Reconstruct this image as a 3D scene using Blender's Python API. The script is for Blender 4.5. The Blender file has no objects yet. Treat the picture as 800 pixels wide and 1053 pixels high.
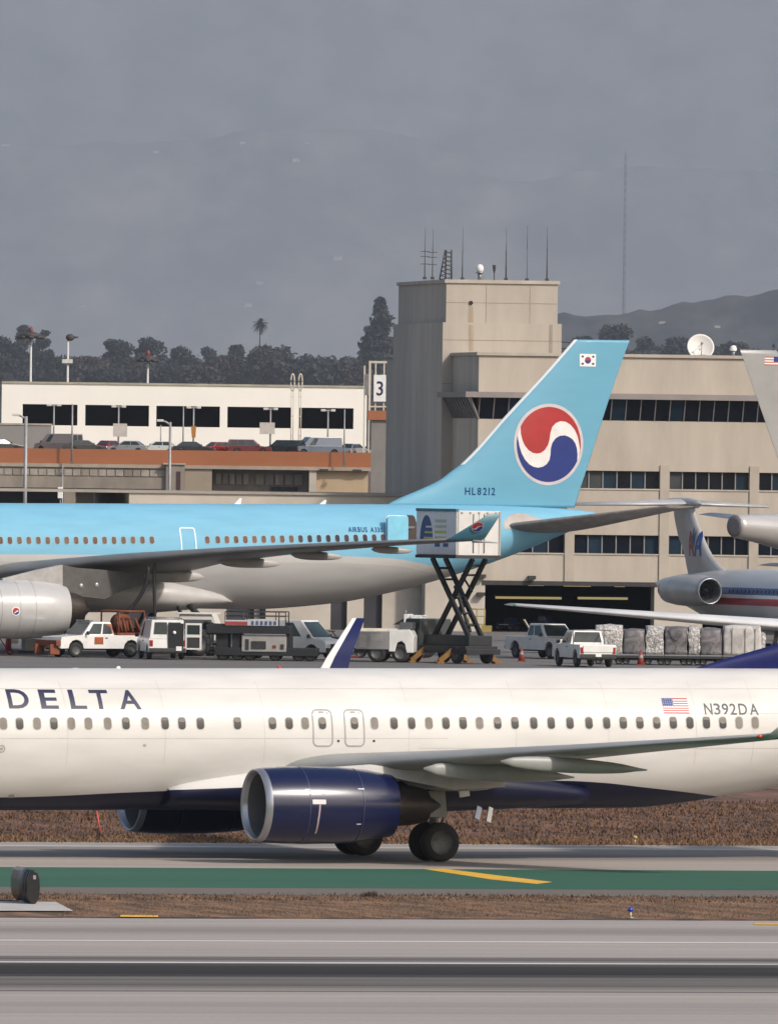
EXPO = 0.18; HAZE_COL = (0.57, 0.63, 0.74, 1); HAZE_DEN = 3.2e-5
import bpy, bmesh, math, random
from math import sin, cos, pi, radians as R, sqrt
from mathutils import Vector, Matrix
from mathutils.geometry import tessellate_polygon
rnd = random.Random(7)
SC = bpy.context.scene
COL = SC.collection

# ---------------------------------------------------------------- camera geometry (metres)
F = 15300.0          # focal length in photograph pixels
H = 11.66            # height of the viewing hill above the airfield
HOR = 458.0          # horizon row
ROLL = R(0.75)
def unroll(px, py):
    dx, dy = px - 400.0, py - 526.5
    return 400 + dx*cos(ROLL) + dy*sin(ROLL), 526.5 - dx*sin(ROLL) + dy*cos(ROLL)
def W(px, py, Y):
    a, b = unroll(px, py)
    return Vector(((a-400)/F*Y, Y, H-(b-HOR)/F*Y))
def GY(py, px=400):           # ground distance of a pixel
    a, b = unroll(px, py)
    return F*H/(b-HOR)
def G(px, py):                # ground point
    Y = GY(py, px); p = W(px, py, Y); p.z = 0
    return p

# ---------------------------------------------------------------- materials
MATS = {}
def nodes(m):
    m.use_nodes = True
    return m.node_tree.nodes, m.node_tree.links
def mat(name, col, rough=0.5, metal=0.0, var=0.12, scale=2.0, bump=0.0, coat=0.0, spec=0.5, stretch=None, detail=4, lo=0.3, hi=0.72):
    """plain surface colour with slight procedural wear"""
    if name in MATS: return MATS[name]
    m = bpy.data.materials.new(name); N, L = nodes(m)
    b = N['Principled BSDF']
    b.inputs['Roughness'].default_value = rough; b.inputs['Metallic'].default_value = metal
    b.inputs['Specular IOR Level'].default_value = spec
    b.inputs['Coat Weight'].default_value = coat; b.inputs['Coat Roughness'].default_value = 0.08
    tc = N.new('ShaderNodeTexCoord')
    src = tc.outputs['Object']
    if stretch:
        mp = N.new('ShaderNodeMapping'); mp.inputs['Scale'].default_value = stretch
        L.new(src, mp.inputs['Vector']); src = mp.outputs['Vector']
    nz = N.new('ShaderNodeTexNoise'); nz.inputs['Scale'].default_value = scale; nz.inputs['Detail'].default_value = detail
    nz.inputs['Roughness'].default_value = 0.62
    L.new(src, nz.inputs['Vector'])
    rp = N.new('ShaderNodeValToRGB')
    rp.color_ramp.elements[0].position = lo; rp.color_ramp.elements[1].position = hi
    rp.color_ramp.elements[0].color = [c*(1-var) for c in col] + [1]
    rp.color_ramp.elements[1].color = [min(1, c*(1+var*0.6)) for c in col] + [1]
    L.new(nz.outputs['Fac'], rp.inputs['Fac']); L.new(rp.outputs['Color'], b.inputs['Base Color'])
    if bump:
        bp = N.new('ShaderNodeBump'); bp.inputs['Strength'].default_value = bump; bp.inputs['Distance'].default_value = 0.05
        L.new(nz.outputs['Fac'], bp.inputs['Height']); L.new(bp.outputs['Normal'], b.inputs['Normal'])
    MATS[name] = m
    return m
def glow(name, col, strength):
    m = bpy.data.materials.new(name); N, L = nodes(m)
    b = N['Principled BSDF']; b.inputs['Base Color'].default_value = (*col, 1)
    b.inputs['Emission Color'].default_value = (*col, 1); b.inputs['Emission Strength'].default_value = strength
    return m
def livery(name, stops, rough=0.3, metal=0.0, coat=0.3, var=0.05, scale=1.2, metals=None, streak=0.10, spec=0.4):
    """paint scheme: constant colour bands over the mesh attribute 'mask' (metres above a paint line)"""
    m = bpy.data.materials.new(name); N, L = nodes(m)
    b = N['Principled BSDF']; b.inputs['Roughness'].default_value = rough; b.inputs['Metallic'].default_value = metal
    b.inputs['Coat Weight'].default_value = coat; b.inputs['Coat Roughness'].default_value = 0.1; b.inputs['Specular IOR Level'].default_value = spec
    at = N.new('ShaderNodeAttribute'); at.attribute_name = 'mask'
    mr = N.new('ShaderNodeMapRange'); mr.inputs['From Min'].default_value = -5; mr.inputs['From Max'].default_value = 5
    L.new(at.outputs['Fac'], mr.inputs['Value'])
    rp = N.new('ShaderNodeValToRGB'); rp.color_ramp.interpolation = 'CONSTANT'
    el = rp.color_ramp.elements
    while len(el) > 1: el.remove(el[-1])
    for i, (v, c) in enumerate(stops):
        e = el[0] if i == 0 else el.new((v+5)/10)
        e.position = 0 if i == 0 else (v+5)/10; e.color = (*c, 1)
    L.new(mr.outputs['Result'], rp.inputs['Fac'])
    tc = N.new('ShaderNodeTexCoord'); mp = N.new('ShaderNodeMapping'); mp.inputs['Scale'].default_value = (0.35, 1, 1.6)
    L.new(tc.outputs['Object'], mp.inputs['Vector'])
    nz = N.new('ShaderNodeTexNoise'); nz.inputs['Scale'].default_value = scale; nz.inputs['Detail'].default_value = 6
    L.new(mp.outputs['Vector'], nz.inputs['Vector'])
    mx = N.new('ShaderNodeMix'); mx.data_type = 'RGBA'; mx.blend_type = 'MULTIPLY'
    r2 = N.new('ShaderNodeValToRGB'); r2.color_ramp.elements[0].color = (1-streak, 1-streak, 1-streak*1.1, 1); r2.color_ramp.elements[1].color = (1, 1, 1, 1)
    r2.color_ramp.elements[0].position = 0.3; r2.color_ramp.elements[1].position = 0.6
    L.new(nz.outputs['Fac'], r2.inputs['Fac'])
    mx.inputs[0].default_value = 1.0
    L.new(rp.outputs['Color'], mx.inputs[6]); L.new(r2.outputs['Color'], mx.inputs[7])
    L.new(mx.outputs[2], b.inputs['Base Color'])
    return m

# ---------------------------------------------------------------- object helpers
def tag(o, label=None, cat=None, group=None, kind=None):
    if label: o['label'] = label
    if cat: o['category'] = cat
    if group: o['group'] = group
    if kind: o['kind'] = kind
    return o
def empty(name, loc=(0, 0, 0), rz=0.0, label=None, cat=None, group=None):
    o = bpy.data.objects.new(name, None); COL.objects.link(o)
    o.location = loc; o.rotation_euler = (0, 0, rz)
    return tag(o, label, cat, group)

class MB:
    def __init__(s): s.v = []; s.f = []; s.mi = []; s.sm = []; s.mask = None
    def add(s, vs, fs, mi=0, smooth=False):
        o = len(s.v); s.v += [tuple(p) for p in vs]
        for f in fs: s.f.append(tuple(i+o for i in f)); s.mi.append(mi); s.sm.append(smooth)
        return s
    def box(s, c, d, mi=0, rz=0.0, ry=0.0, rx=0.0):
        M = Matrix.Rotation(rz, 3, 'Z') @ Matrix.Rotation(ry, 3, 'Y') @ Matrix.Rotation(rx, 3, 'X')
        c = Vector(c); hx, hy, hz = d[0]/2, d[1]/2, d[2]/2
        vs = [c + M @ Vector((x*hx, y*hy, z*hz)) for x in (-1, 1) for y in (-1, 1) for z in (-1, 1)]
        return s.add(vs, [(0, 1, 3, 2), (4, 6, 7, 5), (0, 4, 5, 1), (2, 3, 7, 6), (0, 2, 6, 4), (1, 5, 7, 3)], mi)
    def b2(s, x0, x1, y0, y1, z0, z1, mi=0):
        return s.box(((x0+x1)/2, (y0+y1)/2, (z0+z1)/2), (x1-x0, y1-y0, z1-z0), mi)
    def frustum(s, a, b, z0, z1, mi=0):
        """a, b = (x0,x1,y0,y1) at z0 and z1"""
        vs = [(x, y, z) for (q, z) in ((a, z0), (b, z1)) for (x, y) in ((q[0], q[2]), (q[1], q[2]), (q[1], q[3]), (q[0], q[3]))]
        return s.add(vs, [(3, 2, 1, 0), (4, 5, 6, 7), (0, 1, 5, 4), (1, 2, 6, 5), (2, 3, 7, 6), (3, 0, 4, 7)], mi)
    def prism(s, pts, y0, y1, mi=0, inset=0.0):
        """side profile (x,z) extruded across y"""
        n = len(pts)
        vs = [(x, y0, z) for x, z in pts] + [(x, y1, z) for x, z in pts]
        tri = tessellate_polygon([[Vector((x, z, 0)) for x, z in pts]])
        fs = [tuple(t) for t in tri] + [tuple(i+n for i in reversed(t)) for t in tri]
        fs += [(i, (i+1) % n, (i+1) % n+n, i+n) for i in range(n)]
        return s.add(vs, fs, mi)
    def rings(s, rings, mi=0, smooth=True, cap=True, closed=True):
        n = len(rings[0]); vs = [p for r in rings for p in r]; fs = []
        for i in range(len(rings)-1):
            for j in range(n if closed else n-1):
                k = (j+1) % n
                fs.append((i*n+j, i*n+k, (i+1)*n+k, (i+1)*n+j))
        s.add(vs, fs, mi, smooth)
        if cap:
            o = len(s.v)-len(vs)
            for r, rev in ((0, True), (len(rings)-1, False)):
                f = [o+r*n+j for j in range(n)]
                s.f.append(tuple(reversed(f)) if rev else tuple(f)); s.mi.append(mi); s.sm.append(False)
        return s
    def tube(s, path, r, mi=0, n=8, r2=None, smooth=True):
        path = [Vector(p) for p in path]; rr = []
        for i, p in enumerate(path):
            d = (path[min(i+1, len(path)-1)] - path[max(i-1, 0)]).normalized()
            u = d.cross(Vector((0, 0, 1)));
            if u.length < 1e-3: u = d.cross(Vector((1, 0, 0)))
            u.normalize(); w = u.cross(d)
            q = r if r2 is None else r + (r2-r)*i/(len(path)-1)
            rr.append([p + (u*cos(2*pi*k/n) + w*sin(2*pi*k/n))*q for k in range(n)])
        return s.rings(rr, mi, smooth)
    def bar(s, a, b, w, h, mi=0):
        a, b = Vector(a), Vector(b); d = (b-a).normalized()
        u = d.cross(Vector((0, 0, 1)))
        if u.length < 1e-3: u = Vector((1, 0, 0))
        u.normalize(); v = u.cross(d)
        return s.rings([[p+u*w/2*i+v*h/2*j for i, j in ((-1, -1), (1, -1), (1, 1), (-1, 1))] for p in (a, b)], mi, False)
    def lathe(s, prof, c=(0, 0, 0), axis='x', mi=0, n=40, cap=False, smooth=True, sq=1.0):
        rr = []
        for a, r in prof:
            ring = []
            for k in range(n):
                t = 2*pi*k/n; p, q = r*cos(t), r*sin(t)
                if q < 0: q *= sq
                if axis == 'x': ring.append((c[0]+a, c[1]+p, c[2]+q))
                elif axis == 'y': ring.append((c[0]+p, c[1]+a, c[2]+q))
                else: ring.append((c[0]+p, c[1]+q, c[2]+a))
            rr.append(ring)
        return s.rings(rr, mi, smooth, cap)
    def sphere(s, c, r, mi=0, n=12, m=8, sc=(1, 1, 1)):
        rr = []
        for i in range(m+1):
            t = -pi/2 + pi*i/m
            rr.append([(c[0]+r*sc[0]*max(cos(t), .02)*cos(2*pi*k/n), c[1]+r*sc[1]*max(cos(t), .02)*sin(2*pi*k/n), c[2]+r*sc[2]*sin(t)) for k in range(n)])
        return s.rings(rr, mi)
    def build(s, name, mats, parent=None, bevel=0.0, loc=None, rz=None, segs=2, fixn=True, label=None):
        me = bpy.data.meshes.new(name); me.from_pydata(s.v, [], s.f)
        if not isinstance(mats, (list, tuple)): mats = [mats]
        for m in mats: me.materials.append(m)
        me.polygons.foreach_set('material_index', s.mi); me.polygons.foreach_set('use_smooth', s.sm)
        if s.mask is not None:
            a = me.attributes.new('mask', 'FLOAT', 'POINT'); a.data.foreach_set('value', s.mask)
        if fixn or bevel:
            bm = bmesh.new(); bm.from_mesh(me)
            if fixn: bmesh.ops.recalc_face_normals(bm, faces=bm.faces)
            if bevel:
                es = [e for e in bm.edges if len(e.link_faces) == 2 and e.calc_face_angle(0) > 0.5]
                bmesh.ops.bevel(bm, geom=es, offset=bevel, segments=segs, affect='EDGES', profile=0.6, clamp_overlap=True)
            bm.to_mesh(me); bm.free()
        me.update()
        o = bpy.data.objects.new(name, me); COL.objects.link(o)
        if parent: o.parent = parent
        if loc is not None: o.location = loc
        if rz is not None: o.rotation_euler = (0, 0, rz)
        if label: o['label'] = label
        return o
def copy_tree(o, parent=None):
    c = o.copy(); COL.objects.link(c)
    if parent: c.parent = parent
    for ch in list(o.children): copy_tree(ch, c)
    return c

def pchip(xs, ys):
    n = len(xs); d = [(ys[i+1]-ys[i])/(xs[i+1]-xs[i]) for i in range(n-1)]
    m = [d[0]] + [0 if d[i-1]*d[i] <= 0 else 2*d[i-1]*d[i]/(d[i-1]+d[i]) for i in range(1, n-1)] + [d[-1]]
    def f(x):
        if x <= xs[0]: return ys[0]
        if x >= xs[-1]: return ys[-1]
        i = 0
        while xs[i+1] < x: i += 1
        h = xs[i+1]-xs[i]; t = (x-xs[i])/h
        return (ys[i]*(1+2*t)*(1-t)**2 + h*m[i]*t*(1-t)**2 + ys[i+1]*t*t*(3-2*t) + h*m[i+1]*t*t*(t-1))
    return f

# ---------------------------------------------------------------- decals: flat outlines laid on a curved skin
def decal(name, polys, surf, mats, parent, step=0.12, label=None):
    """polys = [([outer, hole...] in (u,v), material index, lift)]"""
    bm = bmesh.new()
    lay = bm.faces.layers.int.new('lift')
    for loops, mi, lift in polys:
        flat = [p for l in loops for p in l]
        vs = [bm.verts.new((p[0], p[1], 0)) for p in flat]
        for t in tessellate_polygon([[Vector((p[0], p[1], 0)) for p in l] for l in loops]):
            try: f = bm.faces.new([vs[i] for i in t])
            except ValueError: continue
            f.material_index = mi; f[lay] = int(round(lift*10000))
    _finish_decal(bm, lay, name, surf, mats, parent, step, label)
def _finish_decal(bm, lay, name, surf, mats, parent, step, label=None):
    if step:
        for ax in (0, 1):
            lo = min(v.co[ax] for v in bm.verts); hi = max(v.co[ax] for v in bm.verts)
            k = int((hi-lo)/step)
            for i in range(1, k+1):
                co = [0, 0, 0]; no = [0, 0, 0]; co[ax] = lo + (hi-lo)*i/(k+1); no[ax] = 1
                bmesh.ops.bisect_plane(bm, geom=bm.verts[:]+bm.edges[:]+bm.faces[:], plane_co=co, plane_no=no)
    new = {}
    me = bpy.data.meshes.new(name); V = []; Fc = []; M = []
    for f in bm.faces:
        idx = []
        for v in f.verts:
            k = (v.index, f[lay])
            if v.index == -1: pass
            k = (round(v.co.x, 5), round(v.co.y, 5), f[lay])
            if k not in new:
                new[k] = len(V); V.append(tuple(surf(v.co.x, v.co.y, f[lay]/10000)))
            idx.append(new[k])
        if len(set(idx)) > 2: Fc.append(idx); M.append(f.material_index)
    bm.free()
    me.from_pydata(V, [], Fc); me.polygons.foreach_set('material_index', M)
    for m in (mats if isinstance(mats, (list, tuple)) else [mats]): me.materials.append(m)
    me.polygons.foreach_set('use_smooth', [True]*len(Fc)); me.update()
    o = bpy.data.objects.new(name, me); COL.objects.link(o)
    if parent: o.parent = parent
    if label: o['label'] = label
    return o
_glyphs = {}
def glyph(ch, weight=0.0):
    """outline mesh of a character of the built-in font, normalised to a unit box"""
    if (ch, weight) in _glyphs: return _glyphs[(ch, weight)]
    cu = bpy.data.curves.new('glyph', 'FONT'); cu.body = ch; cu.size = 1; cu.offset = weight; cu.resolution_u = 4
    cu.fill_mode = 'FRONT'
    ob = bpy.data.objects.new('glyph', cu); COL.objects.link(ob)
    dg = bpy.context.evaluated_depsgraph_get(); dg.update()
    me = ob.evaluated_get(dg).to_mesh()
    vs = [(v.co.x, v.co.y) for v in me.vertices]; fs = [tuple(p.vertices) for p in me.polygons]
    ob.evaluated_get(dg).to_mesh_clear()
    bpy.data.objects.remove(ob); bpy.data.curves.remove(cu)
    x0 = min(v[0] for v in vs); x1 = max(v[0] for v in vs); y0 = min(v[1] for v in vs); y1 = max(v[1] for v in vs)
    g = ([((v[0]-x0)/(x1-x0), (v[1]-y0)/(y1-y0)) for v in vs], fs, (x1-x0)/(y1-y0))
    _glyphs[(ch, weight)] = g
    return g
def lettering(name, items, surf, mats, parent, lift=0.006, weight=0.0, step=0.12, label=None):
    """items = [(character, u0, u1, v0, v1, material index)]; v0 bottom"""
    bm = bmesh.new(); lay = bm.faces.layers.int.new('lift')
    for it in items:
        ch, u0, u1, v0, v1 = it[:5]; mi = it[5] if len(it) > 5 else 0
        g, fs, _ = glyph(ch, weight)
        vs = [bm.verts.new((u0+(u1-u0)*a, v0+(v1-v0)*b, 0)) for a, b in g]
        for f in fs:
            try: q = bm.faces.new([vs[i] for i in f])
            except ValueError: continue
            q.material_index = mi; q[lay] = int(round(lift*10000))
    return _finish_decal(bm, lay, name, surf, mats, parent, step, label)
def spread(text, u0, u1, v0, v1, gap=0.25, weight=0.0):
    """split a word over u0..u1 in proportion to its letter widths (u may run backwards)"""
    ws = [0.45 if c == ' ' else max(0.16, glyph(c, weight)[2]) for c in text]
    tot = sum(ws) + gap*(len(text)-1); k = (u1-u0)/tot; u = u0; out = []
    for c, w in zip(text, ws):
        if c != ' ': out.append((c, u, u+w*k, v0, v1))
        u += (w+gap)*k
    return out

# ---------------------------------------------------------------- aircraft helpers
def af(s, t):
    return 5*t*(0.2969*sqrt(max(s, 0)) - 0.126*s - 0.3516*s*s + 0.2843*s**3 - 0.1036*s**4)
class Craft:
    """local frame: x forward, y to the left of the aircraft, z up"""
    def __init__(s, root, O, rz):
        s.root = root; s.O = O; s.f = (cos(rz), sin(rz)); s.l = (-sin(rz), cos(rz)); s.fus = None
    def loc(s, px, py, y=0.0):
        a, b = unroll(px, py); t = (a-400)/F
        x = (t*(s.O[1]+y*s.l[1]) - s.O[0] - y*s.l[0])/(s.f[0]-t*s.f[1])
        Yw = s.O[1]+x*s.f[1]+y*s.l[1]
        return x, H-(b-HOR)/F*Yw
    def set_fus(s, secs):
        secs = sorted(secs); X = [q[0] for q in secs]; s.X = X
        s.w = pchip(X, [q[1] for q in secs]); s.zt = pchip(X, [q[2] for q in secs]); s.zb = pchip(X, [q[3] for q in secs])
    def surf(s, side=1):
        def f(x, z, lift=0.0):
            zc = (s.zt(x)+s.zb(x))/2; h = (s.zt(x)-s.zb(x))/2; w = s.w(x)
            q = max(-.999, min(.999, (z-zc)/h)); c = sqrt(1-q*q)
            ny, nz = c/w, q/h; k = sqrt(ny*ny+nz*nz)
            return Vector((x, side*(w*c + lift*ny/k), z + lift*nz/k))
        return f
    def build_fus(s, name, m, mask, step=0.3, n=72, x0=None, x1=None):
        xs = [s.X[0] if x0 is None else x0]; end = s.X[-1] if x1 is None else x1
        k = max(2, int((end-xs[0])/step)); xs = [xs[0]+(end-xs[0])*i/k for i in range(k+1)]
        mb = MB(); rr = []; mk = []
        for x in xs:
            zc = (s.zt(x)+s.zb(x))/2; h = (s.zt(x)-s.zb(x))/2; w = s.w(x); ring = []
            for j in range(n):
                t = 2*pi*j/n; p = (x, w*cos(t), zc+h*sin(t)); ring.append(p); mk.append(mask(p))
            rr.append(ring)
        mb.rings(rr); mb.mask = mk
        return mb.build(name, m, s.root)
    def sit(s, px, py, side=1):
        """local (x,z) of a pixel that lies on the fuselage side"""
        y = 0
        for _ in range(6):
            x, z = s.loc(px, py, y); y = s.surf(side)(x, z).y
        return x, z
def wing_mesh(st, sgn=1, n=14, camber=0.02, mi=0):
    """st = [(y, xLE, chord, z, thickness ratio, twist)]"""
    mb = MB(); rr = []
    for y, xl, c, z, t in [q[:5] for q in st]:
        ring = []
        for k in range(n+1):
            sx = (1-cos(pi*k/n))/2; ring.append((xl-sx*c, sgn*y, z+c*(af(sx, t)+camber*4*sx*(1-sx))))
        for k in range(n-1, 0, -1):
            sx = (1-cos(pi*k/n))/2; ring.append((xl-sx*c, sgn*y, z+c*(-af(sx, t)*0.9+camber*4*sx*(1-sx))))
        rr.append(ring)
    mb.rings(rr, mi)
    return mb
def fin_fn(st):
    """st = [(z, xLE, chord, max half thickness)] -> surface function of (x,z)"""
    st = sorted(st); Z = [q[0] for q in st]
    fl, fc, ft = (pchip(Z, [q[i] for q in st]) for i in (1, 2, 3))
    def half(x, z):
        c = fc(z); q = (fl(z)-x)/c
        return 0 if q <= 0 or q >= 1 else ft(z)*af(q, 1)/0.5
    return Z, fl, fc, ft, half
def fin_mesh(st, mask=None, n=16, lv=40):
    Z, fl, fc, ft, half = fin_fn(st); mb = MB(); rr = []; mk = []
    for i in range(lv+1):
        z = Z[0]+(Z[-1]-Z[0])*i/lv; ring = []
        for k in range(n+1):
            q = (1-cos(pi*k/n))/2; ring.append((fl(z)-q*fc(z), ft(z)*af(q, 1)/0.5, z, q))
        for k in range(n-1, 0, -1):
            q = (1-cos(pi*k/n))/2; ring.append((fl(z)-q*fc(z), -ft(z)*af(q, 1)/0.5, z, q))
        mk += [mask(p[0], p[2], p[3]*fc(z)) if mask else 0 for p in ring]
        rr.append([p[:3] for p in ring])
    mb.rings(rr); mb.mask = mk
    return mb
def fin_surf(half, side=1):
    return lambda x, z, lift=0.0: Vector((x, side*(half(x, z)+lift), z))
def rrect(cx, cz, w, h, r, k=5):
    pts = []
    for (sx, sz, a0) in ((1, 1, 0), (-1, 1, pi/2), (-1, -1, pi), (1, -1, 3*pi/2)):
        for i in range(k+1):
            a = a0+pi/2*i/k; pts.append((cx+sx*(w/2-r)+r*cos(a), cz+sz*(h/2-r)+r*sin(a)))
    return pts
def cabin_window(craft, x, z, w, h, mats, side, lift=0.012, name='window', blind=0):
    polys = [([rrect(x, z, w, h, w*0.42)], 0, lift*0.5), ([rrect(x, z-0.003, w*0.84, h*0.88, w*0.35)], 1, lift)]
    if blind: polys.append(([rrect(x, z-0.003+h*.44-h*blind/2, w*0.80, h*blind, min(w*.3, h*blind*.45))], 2, lift*1.3))
    return decal(name, polys, craft.surf(side), mats, craft.root, step=0.12)
def outline(craft, x, z, w, h, r, t, m, side, name, lift=0.006):
    polys = [([rrect(x, z, w, h, r), list(reversed(rrect(x, z, w-2*t, h-2*t, max(.02, r-t))))], 0, lift)]
    return decal(name, polys, craft.surf(side), m, craft.root, step=0.15)
def wheel(mb, c, r, w, mt=0, mr=1, n=28):
    """tyre and rim, axis y"""
    mb.lathe([(-w/2, r*.62), (-w/2, r*.86), (-w*.36, r*.97), (-w*.15, r), (w*.15, r), (w*.36, r*.97), (w/2, r*.86), (w/2, r*.62)], c, 'y', mt, n)
    mb.lathe([(-w/2+.01, r*.63), (-w*.30, r*.5), (-w*.34, r*.02)], c, 'y', mr, n)
    mb.lathe([(w/2-.01, r*.63), (w*.30, r*.5), (w*.34, r*.02)], c, 'y', mr, n)
# ================================================================ camera, light, air
cam = bpy.data.cameras.new('camera'); cob = bpy.data.objects.new('camera', cam); COL.objects.link(cob); SC.camera = cob
cam.sensor_fit = 'VERTICAL'; cam.sensor_height = 24; cam.lens = 24*F/1053.0
cam.clip_start = 1; cam.clip_end = 120000
pit = math.atan((526.5-HOR)/F)
d = Vector((0, cos(pit), -sin(pit))); U = Vector((0, sin(pit), cos(pit))); Rv = Vector((1, 0, 0))
r2 = Rv*cos(ROLL) + U*sin(ROLL); u2 = U*cos(ROLL) - Rv*sin(ROLL)
M = Matrix((r2, u2, -d)).transposed().to_4x4(); M.translation = (0, 0, H); cob.matrix_world = M

SUN_EL, SUN_AZ = R(37), R(133)        # azimuth clockwise from +Y
w = bpy.data.worlds.new('World'); SC.world = w; w.use_nodes = True
N, L = w.node_tree.nodes, w.node_tree.links
sky = N.new('ShaderNodeTexSky'); sky.sky_type = 'NISHITA'; sky.sun_disc = False
sky.sun_elevation = SUN_EL; sky.sun_rotation = SUN_AZ; sky.dust_density = 3.0; sky.air_density = 1.2; sky.ozone_density = 1
L.new(sky.outputs['Color'], N['Background'].inputs['Color']); N['Background'].inputs['Strength'].default_value = 0.125
su = bpy.data.lights.new('sun', 'SUN'); su.energy = 2.75; su.angle = R(3.5); su.color = (1.0, 0.935, 0.855)
sob = bpy.data.objects.new('sun', su); COL.objects.link(sob)
sdir = Vector((sin(SUN_AZ)*cos(SUN_EL), cos(SUN_AZ)*cos(SUN_EL), sin(SUN_EL)))
sob.rotation_euler = sdir.to_track_quat('Z', 'Y').to_euler()

hz = bpy.data.materials.new('haze_air'); N, L = nodes(hz)
pv = N.new('ShaderNodeVolumePrincipled'); out = N['Material Output']
N.remove(N['Principled BSDF'])
pv.inputs['Color'].default_value = HAZE_COL; pv.inputs['Density'].default_value = HAZE_DEN; pv.inputs['Anisotropy'].default_value = 0.0
L.new(pv.outputs['Volume'], out.inputs['Volume'])
tag(MB().b2(-21000, 21000, -420, 82000, -1.2, 3600).build('haze', hz), kind='stuff')

SC.view_settings.view_transform = 'Standard'; SC.view_settings.look = 'None'; SC.view_settings.exposure = EXPO; SC.view_settings.gamma = 1
SC.view_settings.use_curve_mapping = False
SC.render.engine = 'CYCLES'
SC.cycles.use_denoising = True
SC.cycles.max_bounces = 6; SC.cycles.diffuse_bounces = 3; SC.cycles.glossy_bounces = 3; SC.cycles.volume_bounces = 0; SC.cycles.transmission_bounces = 4
SC.cycles.caustics_reflective = False; SC.cycles.caustics_refractive = False

# ================================================================ ground and pavements
RW = R(16.0)
def sheet(name, x0, x1, y0, y1, z, m, kind='structure', rz=0.0):
    me = bpy.data.meshes.new(name); me.from_pydata([(x0, y0, z), (x1, y0, z), (x1, y1, z), (x0, y1, z)], [], [(0, 1, 2, 3)])
    me.materials.append(m); o = bpy.data.objects.new(name, me); COL.objects.link(o); o.rotation_euler.z = rz
    return tag(o, kind=kind)
def ground_mat(name, base, bands=(), streaks=0.0, fine=0.08, rough=0.9):
    """pavement: mottled concrete or asphalt with dark bands running along the strip at set local y, tyre rubber on the runway"""
    m = bpy.data.materials.new(name); N, L = nodes(m); b = N['Principled BSDF']; b.inputs['Roughness'].default_value = rough
    b.inputs['Specular IOR Level'].default_value = 0.25
    tc = N.new('ShaderNodeTexCoord'); sep = N.new('ShaderNodeSeparateXYZ'); L.new(tc.outputs['Object'], sep.inputs[0])
    def noise(sc, scale, det=4):
        mp = N.new('ShaderNodeMapping'); mp.inputs['Scale'].default_value = sc; L.new(tc.outputs['Object'], mp.inputs['Vector'])
        n = N.new('ShaderNodeTexNoise'); n.inputs['Scale'].default_value = scale; n.inputs['Detail'].default_value = det; n.inputs['Roughness'].default_value = .65
        L.new(mp.outputs['Vector'], n.inputs['Vector']); return n.outputs['Fac']
    def mth(op, a, bb=None, clamp=False):
        n = N.new('ShaderNodeMath'); n.operation = op; n.use_clamp = clamp
        for i, v in ((0, a), (1, bb)):
            if v is None: continue
            if isinstance(v, (int, float)): n.inputs[i].default_value = v
            else: L.new(v, n.inputs[i])
        return n.outputs[0]
    n1 = noise((0.12, .8, 1), 0.25, 8); n2 = noise((1, 1, 1), 6.0, 3)
    f = mth('ADD', mth('MULTIPLY', mth('SUBTRACT', n1, 0.5), 0.55), mth('MULTIPLY', mth('SUBTRACT', n2, 0.5), fine*4))
    val = mth('ADD', f, 1.0)
    if streaks:
        s1 = noise((0.010, .9, 1), 1.0, 7)
        val = mth('MULTIPLY', val, mth('ADD', 1.0, mth('MULTIPLY', mth('SUBTRACT', s1, 0.5), -streaks*1.6)))
    for (yc, wd, amt) in bands:
        dd = mth('DIVIDE', mth('SUBTRACT', sep.outputs['Y'], yc), wd)
        g = mth('POWER', 2.718, mth('MULTIPLY', mth('POWER', mth('ABSOLUTE', dd), 2.6), -1.0))
        s2 = noise((0.010, 1.3, 1), 1.0, 7)
        k = mth('MULTIPLY', mth('MULTIPLY', g, amt), mth('MAXIMUM', 0.1, mth('ADD', -0.45, mth('MULTIPLY', s2, 2.9))))
        val = mth('MULTIPLY', val, mth('MAXIMUM', mth('SUBTRACT', 1.0, k), 0.09))
    mx = N.new('ShaderNodeMix'); mx.data_type = 'RGBA'; mx.blend_type = 'MULTIPLY'; mx.inputs[0].default_value = 1
    mx.inputs[6].default_value = (*base, 1)
    cmb = N.new('ShaderNodeCombineColor')
    for i in range(3): L.new(val, cmb.inputs[i])
    L.new(cmb.outputs[0], mx.inputs[7]); L.new(mx.outputs[2], b.inputs['Base Color'])
    return m
def LY(py): return GY(py)*cos(RW)
def strip(name, pyn, pyf, z, m, x0=-420, x1=420, kind='structure'):
    return sheet(name, x0, x1, LY(pyn), LY(pyf), z, m, kind, RW)
dirt = mat('dry_earth', (0.135, 0.066, 0.038), .95, var=.68, scale=1.0, detail=10, stretch=(1.0, .13, 1), lo=.40, hi=.62)
sheet('ground', -20000, 20000, -400, 81000, -0.020, dirt)
rub = [(LY(997), 4.6, 1.12), (LY(986), 1.2, .75), (LY(1006), 5.5, .55), (LY(1019.5), .35, .65), (LY(1014), 2.4, .40), (LY(957), 3.0, .28), (LY(1036), 4.0, .12)]
strip('runway', 1150, 945.5, -0.008, ground_mat('runway_concrete', (.345, .305, .278), rub, .42))
white = mat('line_white', (.60, .58, .56), .7, var=.35, scale=1.5, stretch=(.05, 1, 1))
yell = mat('line_yellow', (.75, .42, .03), .7, var=.25, scale=1.2)
strip('runway_centre_line', 990.9, 989.7, -0.003, white)
strip('runway_side_line', 968.6, 967.6, -0.003, mat('line_faded', (.62, .60, .58), .7, var=.35, scale=1, stretch=(.03, 1, 1)))
strip('runway_edge_joint', 946.4, 945.6, -0.003, mat('line_pale', (.52, .50, .47), .8, var=.4, scale=1, stretch=(.03, 1, 1)))
strip('taxiway_shoulder', 920.5, 913.2, -0.008, ground_mat('shoulder_asphalt', (.155, .128, .108), (), .3))
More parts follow.
